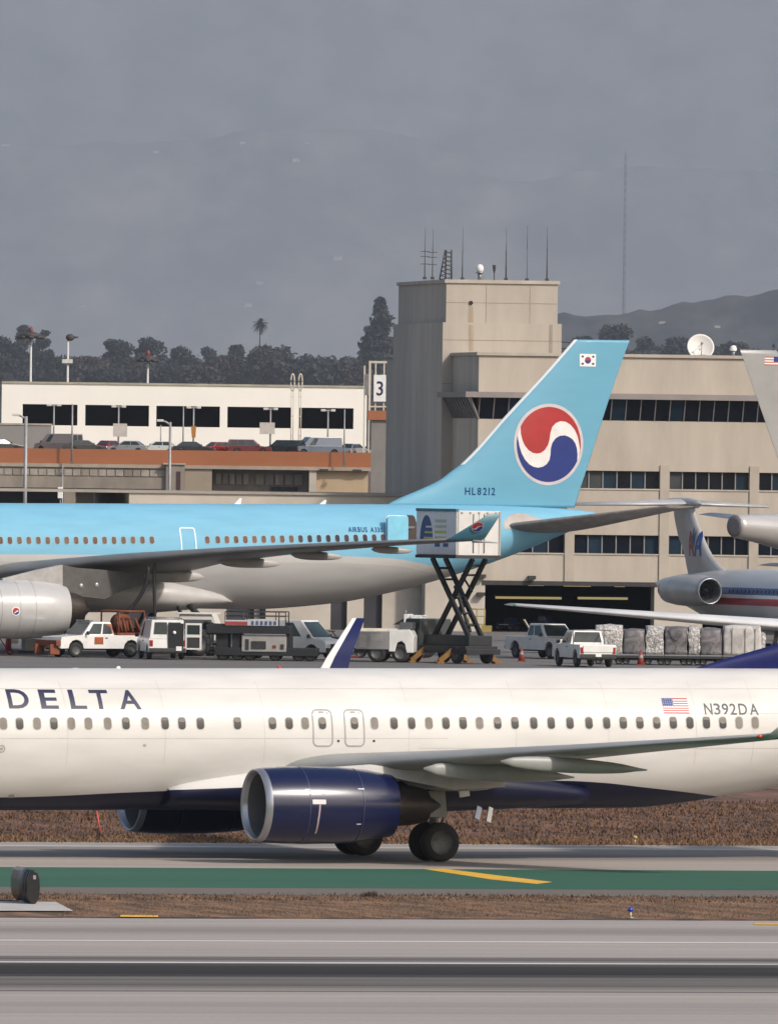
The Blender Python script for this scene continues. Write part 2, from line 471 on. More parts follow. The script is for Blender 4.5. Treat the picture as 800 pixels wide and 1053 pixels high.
strip('green_painted_strip', 913.4, 893.4, -0.004, ground_mat('green_paint', (.030, .105, .064), (), .12, .05, .8))
strip('taxiway', 893.4, 867.6, -0.008, ground_mat('taxiway_concrete', (.34, .295, .26), [(LY(878.5), 5.0, .30), (LY(873.2), 1.3, .22)], .35))  # two darker bands run the length of the taxiway
strip('taxiway_far_edge', 868.8, 867.7, -0.003, mat('line_grey', (.36, .34, .31), .8, var=.3, scale=1, stretch=(.03, 1, 1)))
strip('taxiway_edge_line', 872.2, 871.0, -0.003, mat('line_worn', (.47, .44, .40), .8, var=.4, scale=1, stretch=(.03, 1, 1)))
# far apron behind the taxiing aircraft
sheet('apron', -420, 420, 700, 2600, -0.010, ground_mat('apron_asphalt', (.155, .142, .135), (), .2))
# yellow turn-off line crossing the green strip and short yellow marks at the runway edge
def ground_poly(name, pts, m, z):
    vs = [(*G(px, py).xy, z) for px, py in pts]
    me = bpy.data.meshes.new(name); me.from_pydata(vs, [], [tuple(range(len(vs)))]); me.materials.append(m)
    o = bpy.data.objects.new(name, me); COL.objects.link(o); return tag(o, kind='structure')
ground_poly('yellow_turn_line', [(434, 893.4), (458, 893.4), (515, 900.6), (568, 907.0), (552, 909.0), (505, 904.4)], yell, 0.001)
ground_poly('yellow_edge_mark', [(124, 942.9), (163, 943.2), (163, 941.3), (124, 941.0)], yell, 0.003)
ground_poly('yellow_edge_mark', [(775, 950.9), (812, 951.3), (812, 949.3), (775, 948.9)], yell, 0.003)

# dry grass: thousands of short blades, in clumps of different browns
_p = G(66, 934); PADX = _p.x; PADY = G(40, 926.5).y
def blades(name, region, n, hgt, wid, mats, seed, clump=0.9, pad=False):
    rg = random.Random(seed); V = []; Fc = []; MI = []
    x0, x1, y0, y1 = region
    cs = [(rg.uniform(x0, x1), rg.uniform(y0, y1), rg.choice((0, 0, 1, 1, 2)), rg.uniform(.45, 1.5)) for _ in range(n//40)]
    for i in range(n):
        c = cs[rg.randrange(len(cs))]
        if rg.random() < .7:
            x = c[0]+rg.gauss(0, clump*1.7); y = c[1]+rg.gauss(0, clump*.5); k = c[3]; mi = c[2]
        else:
            x = rg.uniform(x0, x1); y = rg.uniform(y0, y1); k = .7; mi = rg.choice((0, 1, 2))
        if not (x0 < x < x1 and y0 < y < y1): continue
        if pad and (x*cos(RW)-y*sin(RW)) < PADX and (x*sin(RW)+y*cos(RW)) < PADY: continue
        if rg.random() < .25: mi = rg.randrange(3)
        h = hgt*k*rg.uniform(.4, 1.15); a = rg.uniform(0, 2*pi); wd = wid*rg.uniform(.6, 1.4)
        lx, ly = rg.gauss(0, .45)*h, rg.gauss(0, .45)*h
        o = len(V)
        V += [(x-cos(a)*wd, y-sin(a)*wd, -.014), (x+cos(a)*wd, y+sin(a)*wd, -.014), (x+lx, y+ly, h)]
        Fc.append((o, o+1, o+2)); MI.append(mi)
    me = bpy.data.meshes.new(name); me.from_pydata(V, [], Fc); me.polygons.foreach_set('material_index', MI)
    for m in mats: me.materials.append(m)
    ob = bpy.data.objects.new(name, me); COL.objects.link(ob); ob.rotation_euler.z = RW
    return tag(ob, kind='stuff')
gm = [mat('straw_dry', (.205, .118, .058), .95, var=.25, scale=.8), mat('straw_brown', (.135, .075, .042), .95, var=.3, scale=.8), mat('straw_dark', (.070, .040, .027), .95, var=.3, scale=.8)]
earth2 = mat('grass_earth', (.172, .094, .048), .95, var=.6, scale=1.0, detail=10, stretch=(1.3, .22, 1), lo=.40, hi=.62)
strip('grass_bed_near', 943.6, 920.4, -0.014, earth2)
YC = GY(930)*sin(RW)
blades('dry_grass', (YC-18, YC+19, LY(943.4), LY(921.5)), 20000, .04, .013, [gm[0], gm[0], gm[1]], 3, 1.0, pad=True)
blades('dry_weeds', (YC-18, YC+19, LY(926.5), LY(919.6)), 5000, .06, .02, [gm[1], gm[2], gm[2]], 4, .8, pad=True)
gm.append(mat('straw_red', (.165, .082, .043), .95, var=.3, scale=.8))
strip('grass_bed_far', 867.8, 725, -0.014, dirt)
YC = GY(858)*sin(RW)
blades('dry_grass', (YC-20, YC+26, LY(868.3), LY(862.5)), 14000, .09, .028, [gm[0], gm[0], gm[1]], 5, 1.0)

blades('dry_weeds', (YC-34, YC+46, LY(864), LY(822)), 62000, .10, .03, [gm[1], gm[3], gm[2]], 6, 2.4)
# ================================================================ hills
def noise1(x, sd, oct=5):
    v = 0; a = 1; f = 1
    rr = random.Random(sd); ph = [rr.uniform(0, 100) for _ in range(oct)]
    for i in range(oct):
        v += a*(sin(x*f+ph[i]) + .6*sin(x*f*1.7+ph[i]*2.1)); a *= .5; f *= 2.05
    return v
def ridge(name, Y, crest, depth, seed, m, amp, step=None, xr=1.7):
    """a chain of hills; crest = [(px, py)] of its skyline seen from the viewing hill"""
    px0 = -2700; px1 = 3500; nx = 560; ny = 22
    X = [q[0] for q in crest]; fz = pchip(X, [W(q[0], q[1], Y).z for q in crest])
    V = []; Fc = []
    rr = random.Random(seed)
    for j in range(ny+1):
        v = j/ny
        for i in range(nx+1):
            px = px0+(px1-px0)*i/nx; x = (px-400)/F*Y
            top = fz(px)
            prof = min(1, (v/0.62))**.8 if v < .62 else 1-.5*((v-.62)/.38)**2
            n = noise1(px*.012+v*1.3, seed)*.35 + noise1(px*.045-v*2, seed+3)*.2 + noise1(px*.13+v*5, seed+5)*.08
            z = -0.6 + (top+.6)*prof*(1+amp*n*.25*min(1, v*5))
            V.append((x, Y-depth*.62+depth*v, z))
    for j in range(ny):
        for i in range(nx):
            a = j*(nx+1)+i; Fc.append((a, a+1, a+nx+2, a+nx+1))
    me = bpy.data.meshes.new(name); me.from_pydata(V, [], Fc); me.materials.append(m)
    me.polygons.foreach_set('use_smooth', [True]*len(Fc)); me.update()
    HILLS[name] = (V, nx, ny)
    o = bpy.data.objects.new(name, me); COL.objects.link(o); return tag(o, kind='structure')
HILLS = {}
def on_hill(name, px, py):
    """first point of a hillside seen at a pixel (its surface, not a fixed distance)"""
    V, nx, ny = HILLS[name]; a, b = unroll(px, py); best = None
    for j in range(ny+1):
        v = min((V[j*(nx+1)+i] for i in range(nx+1)), key=lambda v: abs(400+v[0]*F/v[1]-a))
        y = HOR+(H-v[2])*F/v[1]
        if best is None or y > b: best = v
        if y <= b: return Vector(v)
    return Vector(best)
def hill_mat(name, a, b, sc):
    m = bpy.data.materials.new(name); N, L = nodes(m); bs = N['Principled BSDF']; bs.inputs['Roughness'].default_value = 1; bs.inputs['Specular IOR Level'].default_value = 0
    tc = N.new('ShaderNodeTexCoord'); mp = N.new('ShaderNodeMapping'); mp.inputs['Scale'].default_value = (1, .30, 1.6); L.new(tc.outputs['Object'], mp.inputs['Vector']); nz = N.new('ShaderNodeTexNoise'); nz.inputs['Scale'].default_value = sc; nz.inputs['Detail'].default_value = 9; nz.inputs['Roughness'].default_value = .7
    L.new(mp.outputs['Vector'], nz.inputs['Vector']); rp = N.new('ShaderNodeValToRGB')
    rp.color_ramp.elements[0].position = .40; rp.color_ramp.elements[0].color = (*a, 1); rp.color_ramp.elements[1].position = .66; rp.color_ramp.elements[1].color = (*b, 1)
    L.new(nz.outputs['Fac'], rp.inputs['Fac']); L.new(rp.outputs['Color'], bs.inputs['Base Color']); return m
hm = hill_mat('chaparral', (.14, .145, .135), (.34, .32, .28), .0022)
hm2 = hill_mat('wooded_slope', (.008, .012, .012), (.085, .075, .062), .014)
ridge('hills', 56000, [(-420, 150), (-100, 152), (0, 152), (90, 146), (180, 140), (260, 136), (370, 132), (420, 140), (470, 160), (520, 190), (600, 176), (700, 168), (800, 176), (1220, 170)], 3600, 11, hm, .08)
ridge('mountains', 74000, [(-420, -190), (0, -160), (300, -210), (500, -170), (800, -200), (1220, -160)], 3500, 23, hm, .10)
ridge('near_hill', 21000, [(-420, 392), (300, 385), (480, 352), (575, 329), (640, 316), (700, 306), (760, 300), (800, 297), (900, 292), (1220, 300)], 1300, 31, hm2, .30)
ridge('low_rise', 8400, [(-420, 393), (0, 391), (400, 393), (800, 380), (1220, 378)], 900, 41, hm2, .05)

# far houses on the slopes: little blocks with a roof, walls facing the light
hw = mat('pale_stucco', (.60, .56, .50), .8, var=.1, scale=.1); hr = mat('roof_tile', (.34, .24, .19), .9, var=.2, scale=.1)
def far_house(px, py, hill, wd, hgt, label, grp):
    p = on_hill(hill, px, py); t = empty('hillside_house', (p.x, p.y-wd*.6, p.z-hgt*.5), rnd.uniform(-.3, .3), label, 'house', grp)
    MB().b2(-wd/2, wd/2, -wd*.3, wd*.3, -hgt*1.5, hgt*.6).build('wall', hw, t)
    mb = MB(); mb.add([(-wd*.53, -wd*.34, hgt*.6), (wd*.53, -wd*.34, hgt*.6), (wd*.53, wd*.34, hgt*.6), (-wd*.53, wd*.34, hgt*.6), (-wd*.4, 0, hgt), (wd*.4, 0, hgt)],
       [(0, 1, 5, 4), (2, 3, 4, 5), (1, 2, 5), (3, 0, 4), (3, 2, 1, 0)]); mb.build('roof', hr, t)
for px, py, Y, wd, hg in [(344, 280, 18400, 38, 12), (264, 291, 18200, 30, 8), (300, 166, 19200, 34, 8), (316, 163, 19200, 26, 8), (12, 155, 19300, 40, 8), (255, 151, 19300, 26, 7), (786, 183, 19200, 24, 12), (160, 168, 19200, 26, 6), (88, 318, 17800, 30, 9), (250, 316, 17800, 34, 12)]:
    far_house(px, py, 'hills', wd*.8, hg*.95, 'pale house on the hazy far hillside, only a faint speck', 'houses on the hazy far hillside')
for px, py, wd, hg, lb in [(782, 300, 26, 3.2, 'long pale flat house on the crest of the near right hill'), (676, 336, 11, 3.6, 'pale house half way up the near right hill, left of the dish'),
                           (735, 338, 10, 3.2, 'small pale house on the near hill just above the white dish'), (617, 322, 9, 4, 'tan house on the near hill above the blue tail tip')]:
    far_house(px, py, 'near_hill', wd*.8, hg*1.0, lb, 'houses on the near right hill')

# lattice radio mast on the near hill
p = W(641, 318, 27000); q = W(641, 158, 27000)
t = empty('radio_mast', (p.x, p.y, p.z-14), 0, 'tall thin lattice radio mast fading into the haze above the right hill', 'radio mast')
hh = q.z-p.z+14; mb = MB(); mm = mat('mast_steel', (.12, .11, .11), .7)
for i in range(3):
    a = 2*pi*i/3+.3; b = 2*pi*(i+1)/3+.3
    mb.tube([(2.6*cos(a), 2.6*sin(a), 0), (2.2*cos(a), 2.2*sin(a), hh)], .42, 0, 5)
    for k in range(20):
        z = hh*k/20; mb.tube([(2.5*cos(a), 2.5*sin(a), z), (2.5*cos(b), 2.5*sin(b), z+hh/20)], .3, 0, 4)
mb.build('lattice', mm, t)
MB().tube([(0, 0, hh), (0, 0, hh+9)], .4, 0, 5).build('antenna', mm, t)

# ================================================================ trees
bark = mat('bark', (.075, .055, .042), .95, var=.3, scale=1)
leafm = [mat('leaf_dark', (.026, .032, .030), .8, var=.35, scale=.25), mat('leaf_mid', (.044, .046, .038), .8, var=.35, scale=.25), mat('leaf_brown', (.066, .044, .038), .8, var=.35, scale=.25)]
def tree(name, px, pyt, wpx, Y, kind, label, lm, seed, basez=37, grp='trees beyond the parking structure'):
    Y *= 2.4; rg = random.Random(seed); top = W(px, pyt, Y); h = top.z-basez; wd = wpx/F*Y
    t = empty(name, (top.x, Y, basez), 0, label, 'tree', grp)
    tr = MB(); ch = h*(.72 if kind != 'palm' else .12)
    wd0 = wd; tr.tube([(0, 0, 0), (rg.gauss(0, .25), 0, h*.4), (rg.gauss(0, .3), rg.gauss(0, .3), h*.93)], h*.022+.12, 0, 8, .12)
    cl = []
    if kind == 'round':
        wd *= 1.25
        for i in range(rg.randrange(16, 22)):
            z = h*rg.uniform(.22, .92); v = z/h
            a = rg.uniform(0, 2*pi); rr = rg.uniform(.05, .40)*wd*(1.05 if v < .7 else 1.05-(v-.7)*2.2)
            s = wd*rg.uniform(.15, .26)
            if z+s*.8 > h: z = h-s*.8
            cl.append((rr*cos(a), rr*sin(a), z, s, s*rg.uniform(.7, 1.0)))
        cl.append((rg.gauss(0, wd*.08), 0, h-wd*.15, wd*.22, wd*.15))
    elif kind == 'cone':
        for i in range(15):
            v = i/14; z = h*(.22+.76*v); s = wd*(.40*(1-v)+.09)*rg.uniform(.7, 1.1); cl.append((rg.gauss(0, wd*.09*(1-v)), rg.gauss(0, wd*.08), z, s, h*.055))
            if v < .85: a = rg.uniform(0, 2*pi); cl.append((s*.8*cos(a), s*.8*sin(a), z-h*.02, s*.5, h*.03))
    for c in cl[:8]:
        tr.tube([(0, 0, max(h*.2, c[2]-h*.2)), (c[0]*.5, c[1]*.5, c[2]-h*.06), (c[0], c[1], c[2])], .16, 0, 5, .04)
    tr.build('trunk', bark, t)
    cr = MB(); ls = wd*.045+.20
    if kind == 'palm':
        for i in range(110):
            a = rg.uniform(0, 2*pi); el = rg.uniform(-1.35, 1.4); ln = wd*.5*rg.uniform(.75, 1.05); p0 = Vector((0, 0, h*.93)); pts = []
            for k in range(6):
                s = k/5; pts.append(p0+Vector((cos(a)*cos(el)*ln*s, sin(a)*cos(el)*ln*s, sin(el)*ln*s-.42*ln*s*s)))
            for k in range(5):
                sd = Vector((-sin(a), cos(a), 0))*(.42*(1-k/6)); dn = Vector((0, 0, -.16))
                cr.add([pts[k]-sd+dn, pts[k], pts[k]+sd+dn, pts[k+1]+sd+dn, pts[k+1], pts[k+1]-sd+dn], [(0, 1, 4, 5), (1, 2, 3, 4)], 0)
    for c in cl:
        for i in range(230 if kind == 'round' else 150):
            u = Vector((rg.gauss(0, 1), rg.gauss(0, 1), rg.gauss(0, 1))).normalized()*rg.uniform(.45, 1.05)
            q = Vector((c[0]+u.x*c[3], c[1]+u.y*c[3], c[2]+u.z*c[4]))
            a, b = Vector((rg.gauss(0, 1), rg.gauss(0, 1), rg.gauss(0, 1))).normalized()*ls, Vector((rg.gauss(0, 1), rg.gauss(0, 1), rg.gauss(0, 1))).normalized()*ls
            cr.add([q-a, q-b*.6, q+a, q+b*.6], [(0, 1, 2, 3)], rg.choice((0, 0, 1)))
    cr.build('crown', lm, t, fixn=False)
    return t
D0 = [leafm[0], leafm[1]]; D1 = [leafm[0], leafm[0]]; D2 = [leafm[2], leafm[0]]
for i, a in enumerate([
    ('gum_tree', 8, 346, 34, 3250, 'round', 'dark tree at the far left edge of the treeline, left of the red topped mast', D1),
    ('gum_tree', 26, 334, 24, 3300, 'round', 'tall dark tree directly behind the red topped high mast', D1),
    ('gum_tree', 44, 339, 20, 3280, 'round', 'dark narrow tree between the red topped mast and the plain mast', D1),
    ('leafy_tree', 58, 366, 34, 3150, 'round', 'low dark tree under the plain high mast', D1),
    ('leafy_tree', 84, 367, 46, 3180, 'round', 'reddish brown tree just right of the plain high mast', D2),
    ('gum_tree', 121, 349, 27, 3260, 'round', 'dark domed tree, left one of the pair of tall domes', D1),
    ('gum_tree', 151, 347, 34, 3260, 'round', 'dark domed tree behind the shorter high mast with brown head', D1),
    ('leafy_tree', 136, 368, 30, 3140, 'round', 'low tree filling the gap between the two tall domed trees', D2),
    ('gum_tree', 187, 357, 36, 3220, 'round', 'broad dark tree right of the shorter high mast', D1),
    ('leafy_tree', 214, 357, 26, 3300, 'round', 'thin greyish tree half faded left of the lone palm', D0),
    ('leafy_tree', 233, 366, 30, 3160, 'round', 'brownish low tree left of the broad green tree', D2),
    ('gum_tree', 246, 354, 22, 3280, 'round', 'small dark tree touching the left side of the broad green tree', D1),
    ('broad_tree', 276, 356, 54, 3150, 'round', 'broad olive green tree under the lone palm', [leafm[1], leafm[1]]),
    ('broad_tree', 338, 369, 66, 3120, 'round', 'wide low dark green tree left of the number sign', D1),
    ('leafy_tree', 368, 378, 24, 3080, 'round', 'reddish low tree close beside the number sign frame', D2),
    ('leafy_tree', 312, 372, 26, 3200, 'round', 'low grey green tree above the twin lamp hoops', D0),
    ('leafy_tree', 4, 384, 22, 3050, 'round', 'small yellowish bush tree at the left end of the white roof', [leafm[1], leafm[2]]),
    ('leafy_tree', 104, 378, 34, 3060, 'round', 'low dark tree right of the reddish brown tree', D1),
    ('leafy_tree', 168, 376, 36, 3050, 'round', 'low dark tree at the foot of the shorter high mast', D1),
    ('leafy_tree', 205, 377, 40, 3040, 'round', 'low brown tree along the roof edge between pole and palm', D2),
    ('pine_tree', 391, 309, 62, 3200, 'cone', 'tall dark conifer against the tower, taller than all other trees', D1),
    ('pine_tree', 380, 340, 44, 3300, 'cone', 'short dark conifer at the left foot of the tall conifer', D1),
    ('palm_tree', 268, 326, 19, 3350, 'palm', 'lone tall palm standing clear above the treeline', D1),
    ('leafy_tree', 628, 333, 40, 3300, 'round', 'dark tree behind the tip of the blue tail fin', D1),
    ('leafy_tree', 655, 346, 34, 3350, 'round', 'dark tree just right of the blue tail tip', D1),
    ('leafy_tree', 695, 347, 34, 3350, 'round', 'dark low tree left of the white satellite dish', D1),
    ('leafy_tree', 600, 345, 30, 3300, 'round', 'dark tree between the tower and the blue tail tip', D1),
    ('leafy_tree', 752, 352, 44, 3380, 'round', 'low dark tree right of the white satellite dish', D1),
]): tree(*a, seed=100+i)
# far-off belt of trees that reads as one mass behind the single trees
def belt(name, px0, px1, ytop, Y, n, seed, m):
    rg = random.Random(seed); mb = MB(); fz = [rg.uniform(-1, 1) for _ in range(200)]
    for i in range(n):
        px = rg.uniform(px0, px1); k = (px-px0)/6.5; j = int(k); f = k-j; v = (fz[j]*(1-f)+fz[j+1]*f)*6 + (fz[(j//3)+60])*3
        y = Y+rg.uniform(-40, 40); top = W(px, ytop+v, y).z; z = 35+(top-35)*rg.random()**.6; x = (px-400)/F*y
        a, b = (Vector((rg.gauss(0, 1), rg.gauss(0, 1), rg.gauss(0, 1))).normalized()*1.9 for _ in range(2)); q = Vector((x, y, z))
        mb.add([q-a, q-b*.6, q+a, q+b*.6], [(0, 1, 2, 3)], rg.choice((0, 0, 1)))
    tag(mb.build(name, m, fixn=False), kind='stuff')
belt('distant_treeline', -60, 400, 373, 8300, 15000, 8, D1)
belt('distant_treeline', 572, 860, 360, 8300, 7000, 9, D1)
# ================================================================ shared aircraft materials
rubber = mat('tyre_rubber', (.022, .021, .021), .85, var=.3, scale=4)
rimm = mat('wheel_rim', (.10, .10, .10), .5, .3, var=.3, scale=6)
steel = mat('gear_steel', (.30, .30, .31), .4, .6, var=.25, scale=3)
dsteel = mat('dark_steel', (.045, .044, .045), .6, .3, var=.3, scale=3)
nozzle = mat('hot_nozzle', (.06, .048, .042), .45, .7, var=.35, scale=3, stretch=(.4, 1, 1))
lip = mat('inlet_lip', (.42, .42, .45), .32, .75, var=.12, scale=2)
fanm = mat('fan_dark', (.03, .03, .035), .5, .4)
dark = mat('dark_void', (.012, .012, .014), .8)
wgrey = mat('wing_grey', (.30, .30, .29), .42, var=.22, scale=.7, stretch=(1, .25, 1))
wtop = mat('wing_pale', (.82, .80, .78), .42, var=.12, scale=.5)
glassd = mat('cabin_glass', (.018, .018, .022), .12, var=.3, scale=5)
shade = mat('cabin_blind', (.25, .225, .20), .8, spec=.1, var=.2, scale=3)
wframe = mat('window_frame', (.46, .44, .42), .5, var=.1)
oline = mat('door_outline', (.33, .32, .31), .6)
redm = mat('flag_red', (.42, .025, .03), .5); bluem = mat('flag_blue', (.015, .035, .19), .5); whitem = mat('flag_white', (.78, .77, .76), .5)
inkb = mat('ink_navy', (.012, .014, .055), .5)

def blade_section(pts, n=12, mark=False):
    """loft through sections given as (y, z, xLE, chord, thickness, tilt of the thickness direction)"""
    mb = MB(); rr = []; mb.mask = [] if mark else None
    for y, z, xl, c, t, a in pts:
        if mark: mb.mask += [(1-cos(pi*k/n))/2 for k in list(range(n+1))+list(range(n-1, 0, -1))]
        ring = []
        for k in range(n+1):
            q = (1-cos(pi*k/n))/2; e = c*af(q, t); ring.append((xl-q*c, y-sin(a)*e, z+cos(a)*e))
        for k in range(n-1, 0, -1):
            q = (1-cos(pi*k/n))/2; e = -c*af(q, t); ring.append((xl-q*c, y-sin(a)*e, z+cos(a)*e))
        rr.append(ring)
    mb.rings(rr); return mb
def engine(craft, y, zc, prof, lip_n, core, plug, m, pylon=None, pm=None, fan_x=None, nx=48):
    """prof: outer nacelle from the lip to the nozzle; first lip_n points form the bare metal lip"""
    P = craft.root
    e = MB().lathe(prof[lip_n-1:], (0, y, zc), 'x', 0, nx).build('nacelle', m, P)
    x0, r0 = prof[0]
    MB().lathe([(x0-.13, r0*.95), (x0-.04, r0*.985)]+prof[:lip_n], (0, y, zc), 'x', 0, nx).build('inlet_lip', lip, e)
    MB().lathe([(x0-.76, r0*.85), (x0-.5, r0*.88), (x0-.12, r0*.945)], (0, y, zc), 'x', 0, nx).build('inlet_duct', mat('inlet_duct', (.13, .125, .125), .5, .2), e)
    f = MB().lathe([(x0-.74, r0*.87), (x0-.78, .28*r0)], (0, y, zc), 'x', 0, 36)
    f.lathe([(x0-.78, .30*r0), (x0-.45, .17*r0), (x0-.32, .02)], (0, y, zc), 'x', 1, 24)
    for k in range(24):
        a = 2*pi*k/24
        f.add([(x0-.70, y+cos(a+.03)*r0*.28, zc+sin(a+.03)*r0*.28), (x0-.70, y+cos(a)*r0*.84, zc+sin(a)*r0*.84), (x0-.78, y+cos(a+.2)*r0*.84, zc+sin(a+.2)*r0*.84), (x0-.76, y+cos(a+.2)*r0*.28, zc+sin(a+.2)*r0*.28)], [(0, 1, 2, 3)], 1)
    f.build('fan', [fanm, mat('fan_blade', (.06, .06, .065), .4, .6)], e)
    xe, re = prof[-1]
    c = MB().lathe([(xe+.02, re*.97), (xe+.35, core[0][1]*1.0)], (0, y, zc), 'x', 1, nx)
    c.lathe(core, (0, y, zc), 'x', 0, nx); c.lathe(plug, (0, y, zc), 'x', 0, 24)
    c.build('exhaust_nozzle', [nozzle, dark], e)
    if pylon:
        MB().rings([[(x, y-w, z0), (x, y+w, z0), (x, y+w*.8, z1), (x, y-w*.8, z1)] for x, w, z0, z1 in pylon], 0, False).build('pylon', pm or m, P)
    return e

# ================================================================ the taxiing white twin jet in front
rz = pi+R(22.0)
rootA = empty('airliner', (0, 420, 0), rz, 'white twin jet airliner with dark blue belly and engines taxiing across the foreground', 'airliner')
A = Craft(rootA, (0, 420), rz)
TL = -.0066
def zt(x): return 5.37+TL*x
def zb(x): return 1.40+TL*x
A.set_fus([(19.3, .05, 3.15, 2.95), (18.9, .55, 3.75, 2.45), (18.0, 1.05, 4.25, 2.0), (16.8, 1.45, 4.85, 1.65), (15.0, 1.74, 5.2, 1.4), (13.0, 1.87, zt(13), zb(13)), (11.6, 1.88, zt(11.6), zb(11.6)),
           (0, 1.88, zt(0), zb(0)), (-6, 1.88, zt(-6), zb(-6)), (-7.6, 1.87, zt(-7.6), 1.46), (-9, 1.84, zt(-9), 1.60), (-10.4, 1.77, zt(-10.4), 1.80), (-11.8, 1.66, zt(-11.8), 2.04), (-14, 1.36, 5.40, 2.62), (-16.5, .85, 5.28, 3.45), (-18.6, .22, 4.95, 4.4)])
bl = sorted([A.sit(px, py) for px, py in ((0, 820), (60, 818.5), (120, 815.5), (180, 813), (250, 810), (330, 806), (470, 803), (580, 803), (620, 805), (660, 809.5), (700, 814), (730, 818), (744, 820.5))])
bl = [(bl[0][0]-1.2, bl[0][1]-.25)] + bl + [(16, bl[-1][1]+.02), (18.5, 2.2)]
bl = sorted(bl); fb = pchip([q[0] for q in bl], [q[1] for q in bl])
WH, NV = (.63, .61, .585), (.006, .008, .030)
livA = livery('white_and_navy_paint', [(-5, NV), (0, WH)], .38, coat=.08, streak=.12, spec=.25)
A.build_fus('fuselage', livA, lambda p: p[2]-fb(p[0]) if p[0] > bl[0][0] else 1.0, .25, 96)
rw = random.Random(21)
lights = (3.9, 38.5, 73.7, 91.3, 111.1, 149.6, 313.9, 385.1, 441, 493, 759.6, 776.1)
for px in (3.9, 20.6, 38.5, 55.8, 73.7, 91.3, 111.1, 129.8, 149.6, 170, 187.3, 206.3, 244.3, 280.3, 297.4, 313.9, 331.5, 364.5, 385.1, 405.1, 423.2, 441, 458.4, 476, 493, 511.5, 529.3, 548.6, 566.5, 585.8, 605.3, 623.5, 640.5, 657.6, 674.9, 691.9, 709, 726, 742.8, 759.6, 776.1):
    x, z = A.sit(px, 744 - (px/800)*.9)
    cabin_window(A, x, z, .255, .37, [wframe, shade if px in lights else glassd, shade], 1, blind=0 if px in lights else rw.choice((0, 0, .22, .35, .5)))
for px in (332, 364.6):
    x, z = A.sit(px, 748); h = .62
    outline(A, x, z-.02, h, 1.06, .16, .045, oline, 1, 'exit_door', .005); decal('door_handle', [([rrect(x+.02, z+.42, .16, .05, .02)], 0, .006)], A.surf(1), oline, rootA); decal('door_handle', [([rrect(x-.16, z+.40, .05, .05, .02)], 0, .006)], A.surf(1), oline, rootA)
# rear service door and small access marks
x, z = A.sit(2, 770); decal('access_panel', [([rrect(x, z, .22, .22, .1), list(reversed(rrect(x, z, .15, .15, .07)))], 0, .006), ([rrect(x, z, .09, .09, .04)], 0, .007)], A.surf(1), oline, rootA)
x, z = A.sit(149, 766.5); decal('access_panel', [([rrect(x, z, .09, .07, .02)], 0, .006)], A.surf(1), oline, rootA)
for px in (348, 384.5):
    x, z = A.sit(px, 762); decal('access_panel', [([rrect(x, z, .07, .06, .02)], 0, .006)], A.surf(1), dark, rootA)
x, z = A.sit(12, 818.5); decal('access_panel', [([rrect(x, z, .18, .10, .04)], 0, .006)], A.surf(1), oline, rootA)
# skin joints
seam = mat('skin_seam', (.50, .475, .44), .5)
for a, b, y in ((-10, 810, 733.6), (-10, 815, 708.2), (-10, 460, 759.4), (430, 815, 769.5)):
    p, q = A.sit(a, y), A.sit(b, y); decal('skin_seam', [([[(p[0], p[1]-.010), (q[0], q[1]-.010), (q[0], q[1]+.010), (p[0], p[1]+.010)]], 0, .003)], A.surf(1), seam, rootA, step=.25)
for px in (60, 160, 262, 410, 520, 615, 705, 765):
    p, q = A.sit(px, 700), A.sit(px, 786); decal('skin_seam', [([[(p[0]-.007, q[1]), (p[0]+.007, q[1]), (p[0]+.007, p[1]), (p[0]-.007, p[1])]], 0, .003)], A.surf(1), seam, rootA, step=.12)
# name, registration and flag
its = []
zt0, zb0 = A.sit(70, 709.3)[1], A.sit(70, 729)[1]
for ch, a, b in (('D', 8.8, 30.5), ('E', 42, 60), ('L', 72.5, 89), ('T', 94, 112.8), ('A', 123, 144.8)):
    its.append((ch, A.sit(a, 722)[0], A.sit(b, 722)[0], zb0, zt0))
lettering('name_lettering', its, A.surf(1), inkb, rootA, .006, .018, .08)
its = []
zt0, zb0 = A.sit(750, 723.5)[1], A.sit(750, 735)[1]
for ch, a, b in (('N', 723.8, 732), ('3', 733.6, 740.2), ('9', 741.9, 748.6), ('2', 750, 756.6), ('D', 759, 767.6), ('A', 770.3, 779)):
    its.append((ch, A.sit(a, 729)[0], A.sit(b, 729)[0], zb0, zt0))
lettering('registration', its, A.surf(1), mat('ink_grey', (.05, .045, .05), .5), rootA, .006, .014, .08)
(fx0, fz0), (fx1, fz1) = A.sit(679.5, 718), A.sit(708.5, 733.8)
ps = []
for k in range(13):
    a = fz0+(fz1-fz0)*k/13; b = fz0+(fz1-fz0)*(k+1)/13
    ps.append(([[(fx0, a), (fx1, a), (fx1, b), (fx0, b)]], 0 if k % 2 == 0 else 1, .005))
ps.append(([[(fx0, fz0), (fx0+(fx1-fx0)*.42, fz0), (fx0+(fx1-fx0)*.42, fz0+(fz1-fz0)*7/13), (fx0, fz0+(fz1-fz0)*7/13)]], 2, .008))
for i in range(5):
    for j in range(4):
        u = fx0+(fx1-fx0)*.42*(i+.5)/5; v = fz0+(fz1-fz0)*7/13*(j+.5)/4; ps.append(([rrect(u, v, .022, .022, .008, 1)], 1, .010))
decal('national_flag', ps, A.surf(1), [redm, whitem, bluem], rootA, step=.12)

